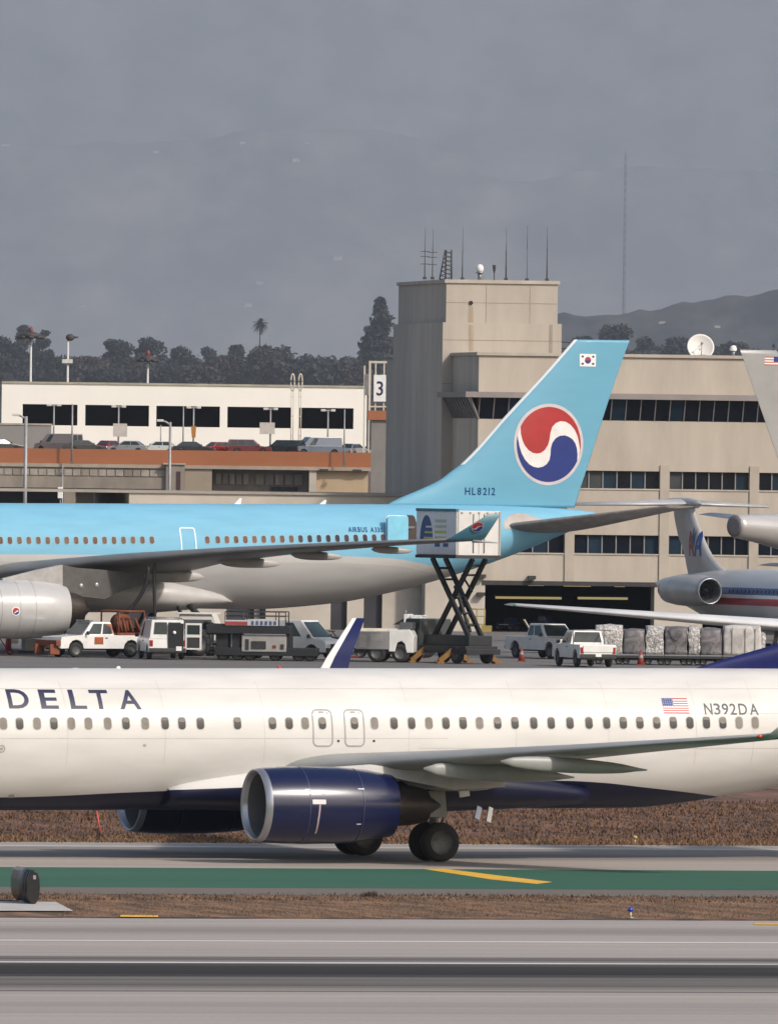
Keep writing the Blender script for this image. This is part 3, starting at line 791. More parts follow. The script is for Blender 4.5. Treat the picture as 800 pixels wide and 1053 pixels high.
# wings
navy = mat('navy_paint', (.007, .012, .075), .6, spec=.2, coat=.0, var=.15, scale=1.5)
WS = [(0, 4.9, 7.6, 2.35, .13), (1.9, 3.72, 6.5, 2.52, .13), (5.7, 1.72, 4.65, 2.88, .115), (10, -.50, 3.3, 3.25, .105), (14, -2.58, 2.2, 3.60, .10), (16.9, -4.1, 1.5, 3.86, .095)]
wl = [(16.9, 3.86, -4.1, 1.5, .095, 0), (17.25, 3.95, -4.32, 1.36, .09, .45), (17.52, 4.2, -4.52, 1.2, .085, 1.0), (17.68, 4.6, -4.76, 1.04, .08, 1.25), (17.85, 5.4, -5.30, .76, .08, 1.34), (18.02, 6.55, -6.16, .40, .08, 1.38)]
for sgn in (1, -1):
    wg = wing_mesh(WS, sgn, 18, .012).build('wing', wgrey, rootA)
    wm = blade_section([(sgn*y, z, x, c, t, sgn*a) for y, z, x, c, t, a in wl], 40, True).build('winglet', livery('winglet_paint', [(-5, (.72, .71, .70)), (.30, (.007, .012, .075))], .6, coat=0, spec=.2), rootA)
    le = [(sgn*y, z, x+.02, c*(.24 if k > 1 else .14), t*1.9, sgn*a) for k, (y, z, x, c, t, a) in enumerate(wl)]
    # slat line, aileron gap and flap track fairings
    fairs = ((3.55, -.9, .8, .20), (6.9, -.25, 1.7, .20), (10.3, -1.15, 1.6, .17))
    for y, xs, ln, rr_ in fairs:
        z = 2.88+(y-5.7)*.084 - .24 - (.04 if y > 6 else .14)
        pr = [(1.2*ln*.0+1.9*(1-t)-ln*1.55*t, rr_*sqrt(max(0, 1-(2*t-.75)**2/ (1.3 if t > .37 else .57)))) for t in [i/12 for i in range(13)]]
        pr = [(xs+u, max(.015, r)) for u, r in pr]
        mb = MB(); rr = []
        for u, r in pr:
            rr.append([(u, sgn*y+r*.62*cos(2*pi*k/16), z-.05*(xs+1.9-u)+r*1.25*sin(2*pi*k/16)) for k in range(16)])
        mb.rings(rr); mb.build('flap_fairing', wgrey, wg)
    MB().sphere((-4.15, sgn*16.95, 3.86), .055, 0, 10, 6, (1.6, 1, 1)).build('navigation_light', mat('lamp_red' if sgn > 0 else 'lamp_green', (.75, .10, .03) if sgn > 0 else (.02, .35, .1), .2, coat=.5), wg)
# belly fairing: white shoulders, navy keel
mb = MB(); rr = []; mk = []
for i in range(33):
    t = i/32; x = 7.1-12.7*t; s = sin(pi*min(1, t*1.0))**.55 if 0 < t < 1 else 0
    s = min(1, (t/.28))**.7 if t < .28 else (1 if t < .62 else max(0, 1-((t-.62)/.38)**1.8))
    w_ = 1.55+.62*s; ztop = 2.15+.68*s; zbot = zb(x)+.12-.20*s; ring = []
    for k in range(32):
        a = 2*pi*k/32; ca, sa = cos(a), sin(a)
        q = (x, w_*(abs(ca)**.75)*(1 if ca > 0 else -1), (ztop+zbot)/2+(ztop-zbot)/2*(abs(sa)**.85)*(1 if sa > 0 else -1)); ring.append(q); mk.append(q[2]-(fb(x)+.03))
    rr.append(ring)
mb.rings(rr); mb.mask = mk; mb.build('wing_fairing', livA, rootA)
# engines
prA = [(x_-.02, r_) for x_, r_ in [(5.86, .93), (5.92, .965), (5.90, 1.0), (5.72, 1.035), (5.2, 1.07), (4.4, 1.085), (3.5, 1.07), (2.6, 1.0), (1.85, .87)]]
x0, zE = A.loc(330, 828, 4.83)
navy2 = mat('nacelle_navy', (.003, .0065, .042), .26, coat=.22, var=.12, scale=1.5)
def rA(x):
    P = sorted(prA[3:]);
    return pchip([q[0] for q in P], [q[1] for q in P])(x)
for sgn in (1, -1):
    e = engine(A, sgn*4.83, zE, prA, 4, [(2.1, .62), (1.2, .55), (.75, .46)], [(1.2, .40), (.7, .30), (.3, .05)], navy2,
           [(3.6, .08, zE+.95, zE+1.06), (2.4, .16, zE+.9, zE+1.14), (1.4, .2, zE+.7, 2.62), (0, .2, zE+.45, 2.58), (-1.6, .12, 2.15, 2.5)], mat('pylon_white', (.50, .48, .46), .4))
    for xx in (4.62, 3.0): MB().lathe([(xx, rA(xx)+.004), (xx-.03, rA(xx-.03)+.004)], (0, sgn*4.83, zE), 'x', 0, 48).build('panel_line', mat('cowl_seam', (.03, .035, .10), .4), e)
    if sgn > 0:
        sf = lambda x, z, l=0.0: Vector((x, 4.83+sqrt(max(.01, (rA(x)+l)**2-(z-zE)**2)), z))
        a, zq = A.loc(327, 824.5, 5.8)
        ps = [([rrect(a, zq, .40, .13, .02)], 0, .006)]
        b, zz = A.loc(321, 857, 5.4)
        ps.append(([[(a+.0, zq-.08), (a-.045, zq-.08), (a-.03, zq-.5), (b-.045, zz), (b, zz), (a+.02, zq-.5)]], 1, .006))
        for dx, dz, ww in ((.32, .34, .18), (.05, .28, .22), (-.15, .22, .12), (-1.3, .36, .2), (-1.25, -.62, .14)):
            ps.append(([rrect(a+dx, zq+dz, ww, .03, .01)], 0, .006))
        decal('nacelle_lettering', ps, sf, [mat('stencil_white', (.62, .60, .60), .5), mat('stencil_pink', (.40, .30, .32), .5)], e, step=.1)
# main landing gear
for sgn in (1, -1):
    g = empty('main_gear', (0, 0, 0)); g.parent = rootA
    gx = A.loc(446, 863, 2.86)[0]
    for dy in (-.43, .43):
        mb = MB(); wheel(mb, (gx, sgn*2.86+dy, .555), .555, .40); mb.build('wheel', [rubber, rimm], g)
    mb = MB(); mb.tube([(gx, sgn*2.86, .555), (gx+.05, sgn*2.95, 2.6)], .13, 0, 12); mb.tube([(gx, sgn*2.86-.45, .555), (gx, sgn*2.86+.45, .555)], .09, 0, 10)
    mb.tube([(gx+.05, sgn*2.9, 1.5), (gx+.1, sgn*1.5, 2.1)], .07, 0, 8); mb.tube([(gx-.14, sgn*2.86, .9), (gx-.30, sgn*2.88, 1.25), (gx-.08, sgn*2.9, 1.6)], .05, 0, 6)
    mb.build('strut', steel, g)
    MB().box((gx+.12, sgn*3.25, 1.62), (.62, .05, .75), 0, 0, 0, sgn*.25).build('gear_door', mat('door_grey', (.30, .29, .28), .5), g)
# drain mast, spoiler marks and the bright panel behind the gear
a, z = A.loc(477, 815, 2.6); MB().box((a, 2.6, z), (.32, .06, .24), 0, 0, .15).build('gear_door_panel', whitem, rootA, .01)
a, z = A.loc(491.5, 836, 2.4); MB().box((a, 2.4, z), (.16, .04, .42), 0, 0, -.45, .5).build('landing_light_panel', lip, rootA)
a, z = A.loc(503, 838, 2.4); MB().box((a, 2.42, z), (.14, .04, .5), 0, 0, -.4, .5).build('drain_mast', oline, rootA)
# nose gear (beyond the frame)
mb = MB(); wheel(mb, (15.3, -.25, .34), .34, .2); wheel(mb, (15.3, .25, .34), .34, .2); mb.tube([(15.3, 0, .34), (15.5, 0, 1.7)], .08, 1); mb.build('nose_gear', [rubber, steel], rootA)
# dorsal fin and tail fin, tailplanes (mostly beyond the frame)
a0, z0 = A.loc(716, 686.5); a1, z1 = A.loc(800, 661)
slope = (z1-z0)/(a0-a1)
st = [(4.9, a0+1.6, 9.0, .10), (z0, a0, 7.9, .16), (z0+.35, a0-.35/slope, 6.9, .26), (z1, a1, 5.7, .30), (z1+.25, a1-.45, 5.3, .30), (z1+5.9, a1-4.6, 2.1, .12)]
fin_mesh(st).build('tail_fin', mat('tail_navy', (.009, .014, .095), .55, spec=.2, var=.15), rootA)
for sgn in (1, -1):
    wing_mesh([(.3, -13.9, 4.2, 4.55, .10), (7.1, -17.9, 1.4, 5.4, .09)], sgn).build('tailplane', wgrey, rootA)
# blade antenna and beacon on the crown
a, z = A.loc(122, 687.5); MB().sphere((a, 0, z+.01), .06, 0, 12, 8, (1.2, .8, 1)).build('antenna', whitem, rootA)
a, z = A.loc(78, 687.5); MB().sphere((a, 0, z-.02), .08, 0, 12, 8, (2.2, .6, .5)).build('antenna', whitem, rootA)
a, z = A.loc(287, 687); MB().sphere((a, 0, z+.01), .06, 0, 10, 6).build('beacon', mat('beacon_red', (.45, .03, .02), .3), rootA)

# ================================================================ the pale blue wide-body behind
rz = pi+R(21)
OB = ((300-400)/F*822, 822.0)
rootB = empty('airliner', (OB[0], OB[1], 0), rz, 'pale blue wide body airliner with red white and blue swirl on its fin', 'airliner')
B = Craft(rootB, OB, rz)
def bz(px, py, y=0): return B.loc(px, py, y)
secs = []
for px, t, bo, w_ in ((0, 517.3, None, 2.82), (110, 517.7, None, 2.82), (255, 518.2, 626.5, 2.82), (343, 518.4, 620.5, 2.81), (392, 518.5, 611.5, 2.76), (434, 518.6, 601, 2.6), (494, 519.3, 582.5, 2.0), (541, 521, 565, 1.42), (582, 523.2, 548, .78), (611, 526.5, 534, .22)):
    x, z = bz(px, t); zbm = bz(px, bo)[1] if bo else z-5.72
    secs.append((x, w_, z, zbm))
xa, za = secs[0][0], secs[0][2]
secs += [(30.5, 2.80, za-.05, za-5.75), (33.0, 2.5, za-.35, za-5.6), (35.2, 1.8, za-1.2, za-5.2), (36.5, .8, za-2.4, za-4.4), (36.9, .08, za-3.2, za-3.5)]
B.set_fus(secs)
bl = [B.sit(px, py) for px, py in ((0, 570), (110, 570.5), (220, 571), (330, 571.5), (400, 574))]
bl += [(bz(440, 582)[0], bz(440, 584, 2)[1]), (bz(480, 590)[0], bz(480, 592)[1]), (bz(520, 590)[0], bz(520, 600)[1]), (bz(620, 590)[0], bz(620, 600)[1]), (37, bl[0][1]-.3)]
bl = sorted(bl); fbB = pchip([q[0] for q in bl], [q[1] for q in bl])
SKY, SIL, GRY = (.185, .432, .59), (.47, .455, .44), (.41, .40, .395)
livB = livery('sky_blue_paint', [(-5, GRY), (-.42, SIL), (0, SKY)], .62, coat=.0, streak=.09, spec=.2)
B.build_fus('fuselage', livB, lambda p: p[2]-fbB(p[0]), .35, 96)
wfr = mat('window_rim', (.40, .42, .43), .9, spec=.05); pane = mat('window_pane', (.19, .125, .09), .9, spec=.05, var=.5, scale=1.1)
paned = mat('window_pane_dark', (.06, .06, .075), .8, spec=.05, var=.4, scale=1.1)
wpx = [1+9.72*i for i in range(17)] + [213.5]+[224.2+9.45*i for i in range(18)] + [394]
for i, px in enumerate(wpx):
    py = 555.7-.011*max(0, px-100)*.6
    x, z = B.sit(px, py if px < 200 else 555.4-(px-200)*.012)
    cabin_window(B, x, z, .30, .44, [wfr, paned if px > 305 else pane], 1, .02)
# doors
dl = mat('door_line', (.70, .76, .80), .5)
x, z = B.sit(194, 555); outline(B, x, z-.1, .92, 1.55, .14, .07, dl, 1, 'cabin_door', .012)
x, z = B.sit(422, 542.5); decal('door_opening', [([rrect(x, z, .85, 1.35, .12)], 0, .012)], B.surf(1), mat('door_dark', (.045, .028, .022), .8), rootB)
x, z = B.sit(406.5, 544); y = B.surf(1)(x, z).y
mb = MB(); mb.prism(rrect(x, z, 1.22, 1.45, .16), y+.28, y+.42); dr = mb.build('cabin_door', mat('door_sky', (.20, .54, .72), .35, coat=.3), rootB, .03)
mb = MB(); mb.prism(rrect(x, z, 1.30, 1.53, .18), y+.22, y+.28); mb.build('door_frame', dl, dr)
MB().box((x-.8, y+.1, z+.1), (.9, .08, .12), 0, .5).build('door_hinge', steel, dr)
# words
inkB = mat('ink_blue', (.012, .05, .16), .9, spec=.05)
p = [B.sit(px, py) for px, py in ((357.5, 542), (400, 547.6))]
lettering('type_lettering', spread('AIRBUS A330', p[0][0]-.0, p[1][0]+.35, p[1][1], p[0][1], .22, .02), B.surf(1), inkB, rootB, .012, .02, .2)
# fin
lv = [(349.6, 590, 647.2), (384, 560, 634.6), (430, 517.7, 619.5), (477, 475, 604.5), (485, 464.5, 602), (495, 451, 598.7), (506, 428, 595), (514, 409, 592.5), (521, 396, 590.5)]
st = []
for py, a, b in lv:
    xl, z = bz(a, py); xt, z2 = bz(b, py); z = (z+z2)/2
    st.append((z, xl, xl-xt, min(.34, (xl-xt)*.05)))
xk, zk = bz(475, 477)
Zf, fl, fc, ft, halfB = fin_fn(st)
finl = livery('fin_sky_paint', [(-5, (.72, .74, .75)), (0, (.125, .345, .475))], .5, coat=.04, streak=.05)
fin = fin_mesh(st, lambda x, z, dl_: (dl_-.17) if z > zk-.1 else 1.0, 22, 60).build('tail_fin', finl, rootB)
fs = fin_surf(halfB, 1)
ccx, ccz = bz(562.5, 457); ru = (bz(562.5-33.6, 457)[0]-ccx); rv = bz(562.5, 457-38.6)[1]-ccz
def E(u, v): return (ccx-u*ru, ccz+v*rv)
def Z6(x, y): return E((x-312)/168, -(y-288)/193)
ring = lambda k: [E(k*cos(2*pi*i/72), k*sin(2*pi*i/72)) for i in range(72)]
def arc(a0, a1, k=1.0, n=40): return [E(k*cos(a0+(a1-a0)*i/n), k*sin(a0+(a1-a0)*i/n)) for i in range(n+1)]
red = arc(-.30, pi-.48) + [Z6(x, y) for x, y in ((163, 205), (165, 235), (172, 265), (185, 294), (205, 318), (228, 332), (250, 336), (272, 331), (292, 315), (306, 292), (314, 262), (318, 228), (327, 198), (345, 178), (370, 167), (398, 170), (424, 185), (446, 210), (462, 242), (472, 280), (477, 315))]
blu = arc(pi-.24, 2*pi-.42) + [Z6(x, y) for x, y in ((464, 372), (465, 340), (461, 308), (452, 282), (438, 262), (418, 248), (394, 240), (368, 243), (346, 256), (330, 278), (322, 306), (321, 340), (316, 368), (302, 390), (282, 403), (258, 408), (234, 404), (210, 391), (188, 368), (170, 336), (158, 300), (151, 265))]
decal('tail_emblem', [([ring(1.085)], 3, .006), ([ring(1.0)], 2, .012), ([red], 0, .018), ([blu], 1, .018)], fs, [mat('emblem_red', (.37, .016, .018), .45), mat('emblem_blue', (.006, .022, .17), .45), mat('emblem_white', (.74, .70, .68), .4), mat('emblem_border', (.56, .50, .52), .4)], fin, step=.3)
(fx0, fz0), (fx1, fz1) = bz(594.6, 363.8), bz(611.3, 377)
fcx, fcz = (fx0+fx1)/2, (fz0+fz1)/2
dk = lambda u, v, w_, h_: ([rrect(fcx+u, fcz+v, w_, h_, .02, 2)], 3, .02)
circ = [(fcx+.19*cos(i*pi/10), fcz+.19*sin(i*pi/10)) for i in range(20)]
half = [(fcx+.19*cos(pi+i*pi/10), fcz+.19*sin(pi+i*pi/10)) for i in range(11)]
decal('national_flag', [([rrect(fcx, fcz, abs(fx1-fx0), abs(fz1-fz0), .02, 2)], 2, .008), ([circ], 0, .016), ([half], 1, .022), dk(-.32, .20, .13, .10), dk(.32, .20, .13, .10), dk(-.32, -.20, .13, .10), dk(.32, -.20, .13, .10)], fs, [redm, bluem, whitem, dark], fin, step=.3)
p0, p1 = bz(475.8, 501.2), bz(506.8, 509.2)
lettering('registration', spread('HL8212', p0[0], p1[0], p1[1], p0[1], .3, .012), fs, inkB, fin, .012, .012, .3)
# bright unpainted plate round the tailplane root
x0, z0 = B.sit(533, 535.5)
decal('root_plate', [([[B.sit(px, py) for px, py in ((518, 544), (518, 536), (523, 530.5), (531, 527.5), (540, 528), (548, 531), (560, 534.5), (578, 538), (576, 541), (546, 543.5))]], 0, .01)], B.surf(1), mat('root_grey', (.40, .36, .33), .5), rootB, step=.2)
# tailplanes
rl, rzz = bz(517, 541.5, 1.4); tlx, tz = bz(684, 520.6, 9.7)
stS = [(.4, rl+.75, 6.0, rzz-.12, .11), (1.4, rl, 5.5, rzz, .11), (9.7, tlx, 1.75, tz, .10)]
for sgn in (1, -1): wing_mesh(stS, sgn, 16, -.01).build('tailplane', mat('tailplane_dark', (.20, .185, .175), .5, var=.3), rootB)
# wings
WB = []
for px, py, y, c, t in ((-14, 590, 2.8, 10.6, .13), (104, 576.3, 9.4, 7.2, .118), (220, 567, 16, 5.0, .11), (330, 560.5, 22.2, 3.6, .105), (440, 555.2, 28.2, 2.35, .10), (458, 554.4, 29.2, 2.0, .09)):
    x, z = bz(px, py, y); WB.append((y, x, c, z-.05, t))
WB = [(0, WB[0][1]+1.5, 12.0, WB[0][3]-.3, .13)] + WB
ytip, xtip, ctip, ztip = WB[-1][0], WB[-1][1], WB[-1][2], WB[-1][3]
lx0, lz0 = bz(503, 528.3, 30.4); lx1 = bz(515, 527.5, 30.4)[0]
for sgn in (1, -1):
    k = 1 if sgn > 0 else .0
    ws = WB if sgn > 0 else [(y, x, c, z-.035*max(0, y-3), t) for y, x, c, z, t in WB]
    zz = ws[-1][3]
    wg = wing_mesh(ws, sgn, 20, .010).build('wing', mat('wing_grey_blue', (.17, .165, .16), .45, var=.25, scale=.7, stretch=(1, .25, 1)), rootB)
    hgt = lz0-ztip
    wl_ = [(ytip, zz, xtip, ctip, .09, 0), (ytip+.14, zz+.04, xtip-.02, 2.05, .07, .9), (ytip+.24, zz+.16, xtip-.22, 1.98, .06, 1.2), (30.4, zz+hgt, lx0, lx0-lx1, .07, 1.2)]
    wt = blade_section([(sgn*y, z, x, c, t, sgn*a) for y, z, x, c, t, a in wl_]).build('winglet', mat('winglet_teal', (.045, .155, .215), .35, coat=.3, var=.15), rootB)
    MB().tube([(xtip-ctip*.75, sgn*(ytip+.1), zz-.03), (xtip-ctip*1.45, sgn*(ytip+.25), zz-.12)], .10, 0, 8, .02).build('wing_tip', wgrey, wt)
    if sgn > 0:
        def wls(x, z, l=0):
            f = (z-(zz+.16))/(hgt-.16); y = ytip+.24+(30.4-ytip-.24)*f
            return Vector((x, y+.07+l, z))
        cx, cz = bz(492.5, 542, 30.2); q = .25
        Ez = lambda u, v: (cx-u*q*1.25, cz+v*q)
        rp = [Ez(cos(a), sin(a)) for a in [(.1+i/12*(pi-.1)) for i in range(13)]] + [Ez(-.85, -.25), Ez(-.5, -.4), Ez(-.15, -.2), Ez(.05, .15), Ez(.4, .3), Ez(.75, .2)]
        bp_ = [Ez(-cos(a), -sin(a)) for a in [(.1+i/12*(pi-.1)) for i in range(13)]] + [Ez(.85, .05), Ez(.5, .12), Ez(.15, -.08), Ez(-.1, -.42), Ez(-.5, -.6), Ez(-.8, -.45)]
        decal('emblem', [([[Ez(1.08*cos(i*pi/12), 1.08*sin(i*pi/12)) for i in range(24)]], 2, .03), ([rp], 0, .05), ([bp_], 1, .05)], wls, [redm, bluem, mat('emblem_white', (.7, .7, .7), .4)], wt, step=.3)
    for y, dx, ln, r in ((5.6, .9, 3.2, .40), (12.8, .5, 2.9, .30), (18.0, .3, 2.4, .25), (23.2, .1, 1.9, .2)):
        i = max(j for j in range(len(ws)-1) if ws[j][0] <= y); a_, b_ = ws[i], ws[i+1]; f = (y-a_[0])/(b_[0]-a_[0])
        xt = (a_[1]-a_[2])*(1-f)+(b_[1]-b_[2])*f; z = a_[3]*(1-f)+b_[3]*f
        rr = []
        for j in range(15):
            t = j/14; rad = r*sqrt(max(.002, 1-(2*t-.7)**2/(1.69 if t > .35 else .49))); u = xt+dx+ln*.75-ln*1.25*t
            rr.append([(u, sgn*y+rad*.55*cos(2*pi*kk/16), z-.20-.08*ln*t*.6+rad*sin(2*pi*kk/16)) for kk in range(16)])
        MB().rings(rr).build('flap_fairing', mat('fairing_pale', (.40, .38, .36), .42, var=.1), wg)
# belly fairing
xf, _ = bz(244, 612, 2.4); mb = MB(); rr = []
for i in range(30):
    t = i/29; x = xf+20*(t); s = (min(1, t/.22))**.55 if t < .22 else (1 if t < .7 else max(0, 1-((t-.7)/.3)**2)); ring = []
    zlo = B.zb(x)+.35-.62*s; zhi = 3.0+1.35*s
    for k in range(32):
        a = 2*pi*k/32; ca, sa = cos(a), sin(a); ww = 1.7+1.42*s
        ring.append((x, ww*(abs(ca)**.8)*(1 if ca > 0 else -1), (zlo+zhi)/2+(zhi-zlo)/2*(abs(sa)**.8)*(1 if sa > 0 else -1)))
    rr.append(ring)
MB().rings(rr).build('belly_fairing', mat('belly_grey', (.46, .445, .435), .38, coat=.3, var=.12, scale=.6), rootB)
# engines
xe, zE2 = bz(66, 627, 9.37)
prB = [(xe+4.98, 1.34), (xe+5.05, 1.40), (xe+5.0, 1.46), (xe+4.7, 1.52), (xe+4, 1.57), (xe+3.2, 1.60), (xe+2.2, 1.60), (xe+1.2, 1.54), (xe+.5, 1.44), (xe, 1.30)]
ngrey = mat('nacelle_grey', (.45, .445, .44), .28, coat=.5, var=.08, scale=1)
for sgn in (1, -1):
    e = engine(B, sgn*9.37, zE2, prB, 4, [(xe+.25, 1.12), (xe-.55, .98), (xe-.98, .82)], [(xe-.4, .6), (xe-1.2, .35), (xe-1.5, .05)], ngrey,
       [(xe+3.6, .2, zE2+1.5, zE2+1.66), (xe+1.6, .34, zE2+1.45, zE2+2.15), (xe+.2, .36, zE2+1.3, 4.95)], mat('pylon_grey', (.34, .325, .31), .45, var=.2))
    if sgn > 0:
        Pn = sorted(prB[3:]); rB = pchip([q[0] for q in Pn], [q[1] for q in Pn])
        sf = lambda x, z, l=0.0: Vector((x, 9.37+sqrt(max(.01, (rB(x)+l)**2-(z-zE2)**2)), z))
        cx, cz = B.loc(16.5, 628.5, 10.9); q = .19
        Ez = lambda u, v: (cx-u*q, cz+v*q)
        decal('emblem', [([[Ez(1.3*cos(i*pi/12), 1.3*sin(i*pi/12)) for i in range(24)]], 2, .008), ([[Ez(cos(i*pi/12), sin(i*pi/12)) for i in range(13)]+[Ez(-.6, -.45), Ez(-.1, -.1), Ez(.4, .3)]], 0, .014), ([[Ez(-cos(i*pi/12), -sin(i*pi/12)) for i in range(13)]+[Ez(.5, -.1), Ez(.1, -.3), Ez(-.4, -.7)]], 1, .014)], sf, [redm, bluem, whitem], e, step=.2)
        sl = mat('panel_line', (.30, .29, .28), .5)
        for xx in (xe+2.15, xe+3.05, xe+4.1): MB().lathe([(xx, rB(xx)+.004), (xx-.035, rB(xx-.035)+.004)], (0, 9.37, zE2), 'x', 0, 48).build('panel_line', sl, e)
for sgn in (1, -1): MB().rings([[(x, sgn*9.37-w, z0), (x, sgn*9.37+w, z0), (x, sgn*9.37+w*.8, z1), (x, sgn*9.37-w*.8, z1)] for x, w, z0, z1 in ((xe+.19, .37, zE2+1.0, 4.95), (xe-.6, .4, zE2+.75, 4.8), (xe-2.2, .4, zE2+.6, 4.7), (xe-3.1, .36, zE2+1.0, 4.6), (xe-4.6, .2, 4.0, 4.5))], 0, False).build('pylon_rear', mat('pylon_dark', (.07, .064, .06), .5, var=.35), rootB)
# dark wheel bays / pylon root hardware seen under the wing
for px, py in ((84, 603), (100, 602)):
    x, z = bz(px, py, 9.75); MB().sphere((x, 9.72, z), .16, 0, 10, 6, (1, .4, 1.1)).build('pylon_light', steel, rootB)
# main landing gear
for sgn in (1, -1):
    g = empty('main_gear'); g.parent = rootB; gx = bz(217, 660, 5.3)[0]
    for dx in (-.99, .99):
        for dy in (-.7, .7):
            mb = MB(); wheel(mb, (gx+dx, sgn*5.34+dy, .70), .70, .5, n=22); mb.build('wheel', [rubber, rimm], g)
    mb = MB(); mb.tube([(gx-1, sgn*5.34, .72), (gx+1, sgn*5.34, .72)], .14); mb.tube([(gx, sgn*5.34, .72), (gx+.05, sgn*4.9, 1.7), (gx+.2, sgn*2.3, 2.75)], .17, 0, 12); mb.tube([(gx+.8, sgn*5.2, .8), (gx+.9, sgn*2.3, 2.7)], .10)
    mb.build('strut', dsteel, g)
    MB().box((gx-.2, sgn*5.6, 2.0), (.3, .06, .7), 0, 0, .35, sgn*.15).build('gear_door', mat('gear_door_pale', (.6, .58, .56), .4), g)
mb = MB(); wheel(mb, (30.2, -.35, .5), .5, .34); wheel(mb, (30.2, .35, .5), .5, .34); mb.tube([(30.2, 0, .5), (30.5, 0, 3)], .15, 1); mb.build('nose_gear', [rubber, steel], rootB)
for px, hh in ((243.5, .34), (330.5, .24)):
    x, z = bz(px, 518.6); MB().add([(x+.25, -.03, z-.1), (x-.22, -.03, z-.1), (x-.3, 0, z+hh), (x-.18, 0, z+hh), (x+.25, .03, z-.1), (x-.22, .03, z-.1)], [(0, 1, 2), (1, 5, 3, 2), (5, 4, 3), (4, 0, 2, 3), (0, 4, 5, 1)]).build('antenna', whitem, rootB)

# ================================================================ polished jet with T tail
rz = -R(66)
YC_ = F/18.3; pC = W(715, 600, YC_)
rootC = empty('airliner', (pC.x, YC_, 0), rz, 'bare metal jet with T tail and rear engines parked before the hangar', 'airliner')
Cc = Craft(rootC, (pC.x, YC_), rz)
cz0 = lambda px, py, y=0: Cc.loc(px, py, y)
Cc.set_fus([(-5.2, .06, 4.15, 3.95), (-3.5, .55, 4.45, 3.45), (0, 1.15, 4.72, 2.72), (3.5, 1.5, 4.92, 2.0), (7, 1.66, 5.02, 1.55), (10, 1.67, 5.02, 1.42), (33, 1.67, 5.0, 1.40), (37, 1.4, 4.6, 1.5), (39.5, .8, 3.9, 1.9), (40.6, .05, 3.0, 2.8)])
MET = (.54, .525, .51)
livC = livery('polished_metal', [(-5, (.46, .45, .44)), (-.62, (.36, .022, .035)), (-.20, (.62, .60, .60)), (-.02, (.025, .06, .22)), (.36, MET)], .34, metal=.25, coat=.2, streak=.1)
Cc.build_fus('fuselage', livC, lambda p: (p[2]-3.62)*(1 if p[0] > 2.5 else 0)+(2 if p[0] <= 2.5 else 0), .35, 72)
for i in range(30):
    x = 7.8+i*.52
    if -1: cabin_window(Cc, x, 3.80, .26, .30, [mat('window_edge', (.30, .36, .5), .4), paned], -1, .014)
lv = [(517, 692, 711.5), (528, 692.5, 714), (545.5, 695.5, 720), (552.5, 697.2, 722.5), (563, 701, 727), (572, 703.5, 732), (580.5, 705, 739), (588, 706.5, 746), (596, 708, 752)]
st = []
for py, a, b in lv:
    xl, z = cz0(b, py); xt = cz0(a, py)[0]; st.append((z, xl, xl-xt, .27))
Zc, _, _, _, halfC = fin_fn(st); finC = fin_mesh(st, None, 18, 36).build('tail_fin', mat('bare_metal', (.47, .445, .425), .36, .3, var=.15, scale=.8), rootC)
fsC = fin_surf(halfC, -1)
# crossed double letter with a bird between
xa1, za1 = cz0(705.5, 573, -.3); xb1, zb1 = cz0(713, 548, -.3); xc1 = cz0(720.3, 573, -.3)[0]
zt_, zb_ = cz0(712, 546, -.3)[1], cz0(712, 572, -.3)[1]
mid = cz0(712.2, 560, -.3)[0]
bird = [(mid-.28, zb_+.75*(zt_-zb_)), (mid-.05, zt_+.25), (mid+.08, zb_+.72*(zt_-zb_)), (mid+.4, zt_+.15), (mid+.3, zb_+.6*(zt_-zb_)), (mid+.1, zb_+.3*(zt_-zb_)), (mid-.05, zb_+.5*(zt_-zb_))]
lettering('tail_letters', [('A', xa1, mid+.05, zb_, zt_, 0), ('A', mid+.1, xc1, zb_, zt_, 1)], fsC, [mat('letter_red', (.40, .05, .05), .4), mat('letter_blue', (.025, .07, .26), .4)], finC, .02, .02, .3)
decal('tail_bird', [([[(mid+(u-mid)*.55, v) for u, v in bird]], 0, .03)], fsC, mat('letter_blue', (.025, .07, .26), .4), finC, step=.3)
# T tail
zs = cz0(703, 518)[1]; xr = cz0(704, 517)[0]
trl = cz0(601, 519.3, -6.1); tll = cz0(786, 521.5, 6.1)
for sgn, tp in ((-1, trl), (1, tll)):
    wing_mesh([(.05, xr+1.0, 3.9, zs, .10), (6.1, (xr-1.7), 1.7, tp[1], .09)], sgn, 14).build('tailplane', mat('tailplane_metal', (.50, .49, .49), .4, .2, var=.12), rootC)
MB().lathe([(xr+2.1, .02), (xr+1.6, .24), (xr+.6, .34), (xr-1.5, .33), (xr-3.2, .2), (xr-3.8, .02)], (0, 0, zs), 'x', 0, 20).build('tail_bullet', mat('bullet_grey', (.42, .41, .41), .4, .2), rootC)
# rear engines
xi, ze = cz0(729.5, 608, -2.65); xx_ = cz0(686, 611, -2.65)[0]
prC = [(xi, .66), (xi+.06, .69), (xi+.02, .73), (xi-.25, .80), (xi-1, .87), (xi-2.4, .89), (xi-4, .84), (xi-5.2, .72), (xx_, .55)]
for sgn in (-1, 1):
    e = engine(Cc, sgn*2.65, ze, prC, 4, [(xx_+.2, .5), (xx_-.35, .45)], [(xx_+.1, .3), (xx_-.3, .1)], mat('bare_metal', ()), None)
    MB().rings([[(x, sgn*a, ze+.28*k), (x, sgn*b, ze+.25*k), (x, sgn*b, ze-.15*k), (x, sgn*a, ze-.18*k)] for x, a, b, k in ((xi-.9, 1.2, 2.0, .3), (xi-2, 1.1, 2.0, 1), (xi-4.4, 1.0, 2.0, 1), (xi-5.4, .8, 2.2, .3))], 0, False).build('pylon', mat('bare_metal', ()), rootC)
